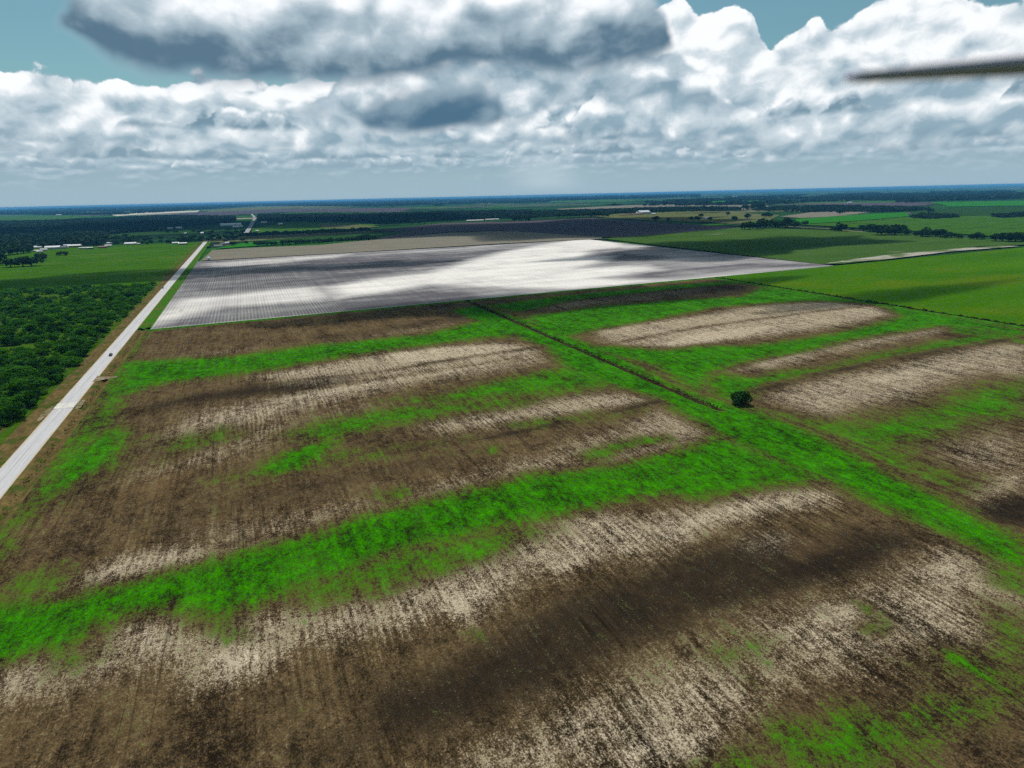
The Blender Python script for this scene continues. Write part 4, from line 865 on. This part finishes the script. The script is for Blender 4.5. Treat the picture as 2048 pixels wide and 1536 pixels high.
# ------------------------------------------------------------------ cars on the road
def car(px, py, paint, label):
    g = gp(px, py); root = empty('car', (g[0], g[1], .3), 0.03)
    m, nt, b = new_mat('car_paint', .3, .5); b.inputs['Base Color'].default_value = (*paint, 1)
    prof = [(-2.3, .35), (-2.3, .85), (-1.9, .95), (-1.2, 1.0), (-.6, 1.5), (1.2, 1.52), (1.9, 1.05), (2.3, 1.0), (2.35, .35)]
    n = len(prof); V = [(-.9, y, z) for y, z in prof]+[(.9, y, z) for y, z in prof]
    for i in (4, 5): V[i] = (-.7, *prof[i]); V[n+i] = (.7, *prof[i])
    me = bpy.data.meshes.new('body'); me.from_pydata(V, [], [tuple(range(n)), tuple(range(2*n-1, n-1, -1))]+[(i, (i+1) % n, n+(i+1) % n, n+i)[::-1] for i in range(n)])
    me.materials.append(m); me.update(); link('body', me, parent=root)
    link('windscreen', box_mesh('windscreen', [(-.62, .62, -.98, -.92, 1.12, 1.34)], M_GLASS), parent=root)
    link('rear_window', box_mesh('rear_window', [(-.62, .62, 1.52, 1.58, 1.16, 1.4)], M_GLASS), parent=root)
    for sx in (-1, 1):
        link('headlight', box_mesh('headlight', [(sx*.65-.18, sx*.65+.18, -2.33, -2.28, .62, .8)], M_WW), parent=root)
        for sy in (-1.4, 1.45):
            v, f = tube_np([(0, 0, 0), (0, 0, .01), (0, 0, .2), (0, 0, .21)], [0, .34, .34, 0], 14)
            w = link('wheel', mesh_np('wheel', v, f, M_DR), parent=root); w.rotation_euler.y = math.pi/2; w.location = (sx*.82-.1, sy, .34)
    return tag(root, label, 'car')
car(222, 712, (.015, .015, .02), 'black car driving on the pale road beside the driveway')
car(326, 577, (.03, .04, .07), 'dark blue car far along the pale road beyond the scrub')

# ------------------------------------------------------------------ the drone's propeller reaching into the view
def drone():
    v = ray(2048+25, 132); v /= np.linalg.norm(v); w = ray(1690, 158); w /= np.linalg.norm(w)
    camp = np.array([0, 0, H]); D = .30
    a = camp+v*D; tip = camp+w*(D*1.0); ax = (tip-a); ax /= np.linalg.norm(ax); hub = tip-ax*.120
    root = empty('drone_propeller', hub)
    m, nt, b = new_mat('grey_nylon', .55, .3); b.inputs['Base Color'].default_value = (.60, .46, .95, 1)
    dk = flat('motor_black', (.03, .03, .032), .4)
    side = np.cross(ax, [0, 0, 1]); side /= np.linalg.norm(side); upv = np.cross(side, ax)
    for s in (1, -1):
        V, F = [], []; N = 16
        for i in range(N+1):
            t = i/N; ch = .0145*(1-.38*t**2.2)*min(1, .45+2.4*t)*(1.0 if t < .97 else .55); tw = -R(29-12*t)
            c = ax*s*(.006+t*.114)
            for u, th in ((-.55, 0), (-.2, .0011), (.45, 0), (-.2, -.0006)):
                V.append(c+side*s*(u*ch*math.cos(tw)-th*math.sin(tw))+upv*(u*ch*math.sin(tw)+th*math.cos(tw)))
        for i in range(N):
            for k in range(4): F.append((i*4+k, i*4+(k+1) % 4, (i+1)*4+(k+1) % 4, (i+1)*4+k))
        F += [(3, 2, 1, 0), (N*4, N*4+1, N*4+2, N*4+3)]
        link('blade', mesh_np('blade', V, F, m, True), parent=root)
    for nm, pts, rad in (('hub', [-.004, -.0039, .004, .0041], [0, .008, .007, 0]), ('motor', [-.026, -.0259, -.005, -.0049], [0, .0115, .0115, 0])):
        v2, f2 = tube_np([(0, 0, z) for z in pts], rad, 20); link(nm, mesh_np(nm, v2, f2, dk), parent=root)
    link('arm', box_mesh('arm', [(-.01, .16, -.008, .008, -.040, -.0262)], m), parent=root).rotation_euler.z = -YAW-.9
    tag(root, 'dark propeller blade reaching in across the clouds from the right edge', 'propeller')
drone()

# ------------------------------------------------------------------ clouds overhead, whose shade lies on the land
def cloud(px, py, rx, ry, thick, label, seed, base=1150.0, dens=.02, rot=0.0):
    g = gp(px, py); r = np.random.default_rng(seed); k = base/math.tan(R(SUN_EL))
    nu, nv = 64, 20; V = []; ph = r.uniform(0, 6.28, 14)
    for j in range(nv+1):
        a = math.pi*j/nv
        for i in range(nu):
            b = 2*math.pi*i/nu; s = math.sin(a)
            q = 1+s*(.16*math.sin(2*b+ph[0])+.13*math.sin(3*b+ph[1]+a)+.11*math.sin(5*b+ph[2])+.09*math.sin(8*b+ph[3]+2*a)+.07*math.sin(13*b+ph[4]-2*a)+.05*math.sin(19*b+ph[5]))
            z = math.cos(a); z = z*1.0*(1+.2*math.sin(4*b+ph[6])*s) if z > 0 else z*.25
            V.append((rx*s*q*math.cos(b), ry*s*q*math.sin(b), thick*z))
    F = [(j*nu+i, (j+1)*nu+i, (j+1)*nu+(i+1) % nu, j*nu+(i+1) % nu) for j in range(nv) for i in range(nu)]
    me = mesh_np('cumulus_cloud', V, F, M_CLOUD, True)
    o = link('cumulus_cloud', me); o.location = (g[0]+k*math.sin(R(SUN_AZ)), g[1]+k*math.cos(R(SUN_AZ)), base); o.rotation_euler.z = rot
    return tag(o, label, 'cloud', 'clouds overhead', 'stuff')
M_CLOUD = bpy.data.materials.new('cloud_vapour'); M_CLOUD.use_nodes = True; nt = M_CLOUD.node_tree; nt.nodes.clear()
out = nt.nodes.new('ShaderNodeOutputMaterial'); vo = nt.nodes.new('ShaderNodeVolumePrincipled'); vo.inputs['Color'].default_value = (.97, .98, 1, 1); vo.inputs['Density'].default_value = .022
nt.links.new(vo.outputs[0], out.inputs['Volume'])
L = 'small cumulus cloud overhead shading the land'
cloud(1200, 590, 240, 46, 120, L, 1)
cloud(830, 612, 130, 30, 90, L, 2, rot=.1)
cloud(1480, 492, 330, 150, 130, L, 3, 1300)
cloud(110, 562, 260, 85, 75, L, 4)
cloud(1130, 452, 800, 420, 160, L, 5, 1500)
cloud(720, 530, 150, 50, 80, L, 6)
cloud(480, 540, 120, 60, 60, L, 7)
cloud(1760, 590, 150, 26, 60, L, 8)
cloud(640, 466, 420, 150, 140, L, 9, 1500)
cloud(300, 452, 800, 520, 150, L, 10, 1600)
cloud(640, 444, 800, 620, 150, L, 11, 1700)
cloud(60, 466, 420, 380, 130, L, 12, 1500)

# ------------------------------------------------------------------ air
hz = box_mesh('haze', [(-61000, 61000, -61000, 61000, -3.2, H+3.0)], None)
hm = bpy.data.materials.new('haze_air'); hm.use_nodes = True; nt = hm.node_tree; nt.nodes.clear()
out = nt.nodes.new('ShaderNodeOutputMaterial'); vo = nt.nodes.new('ShaderNodeVolumePrincipled')
vo.inputs['Color'].default_value = (.13, .46, .85, 1); vo.inputs['Density'].default_value = 4.2e-5
nt.links.new(vo.outputs[0], out.inputs['Volume']); hz.materials.append(hm)
tag(link('haze', hz), 'blue haze lying over the far plain', 'haze', kind='stuff')
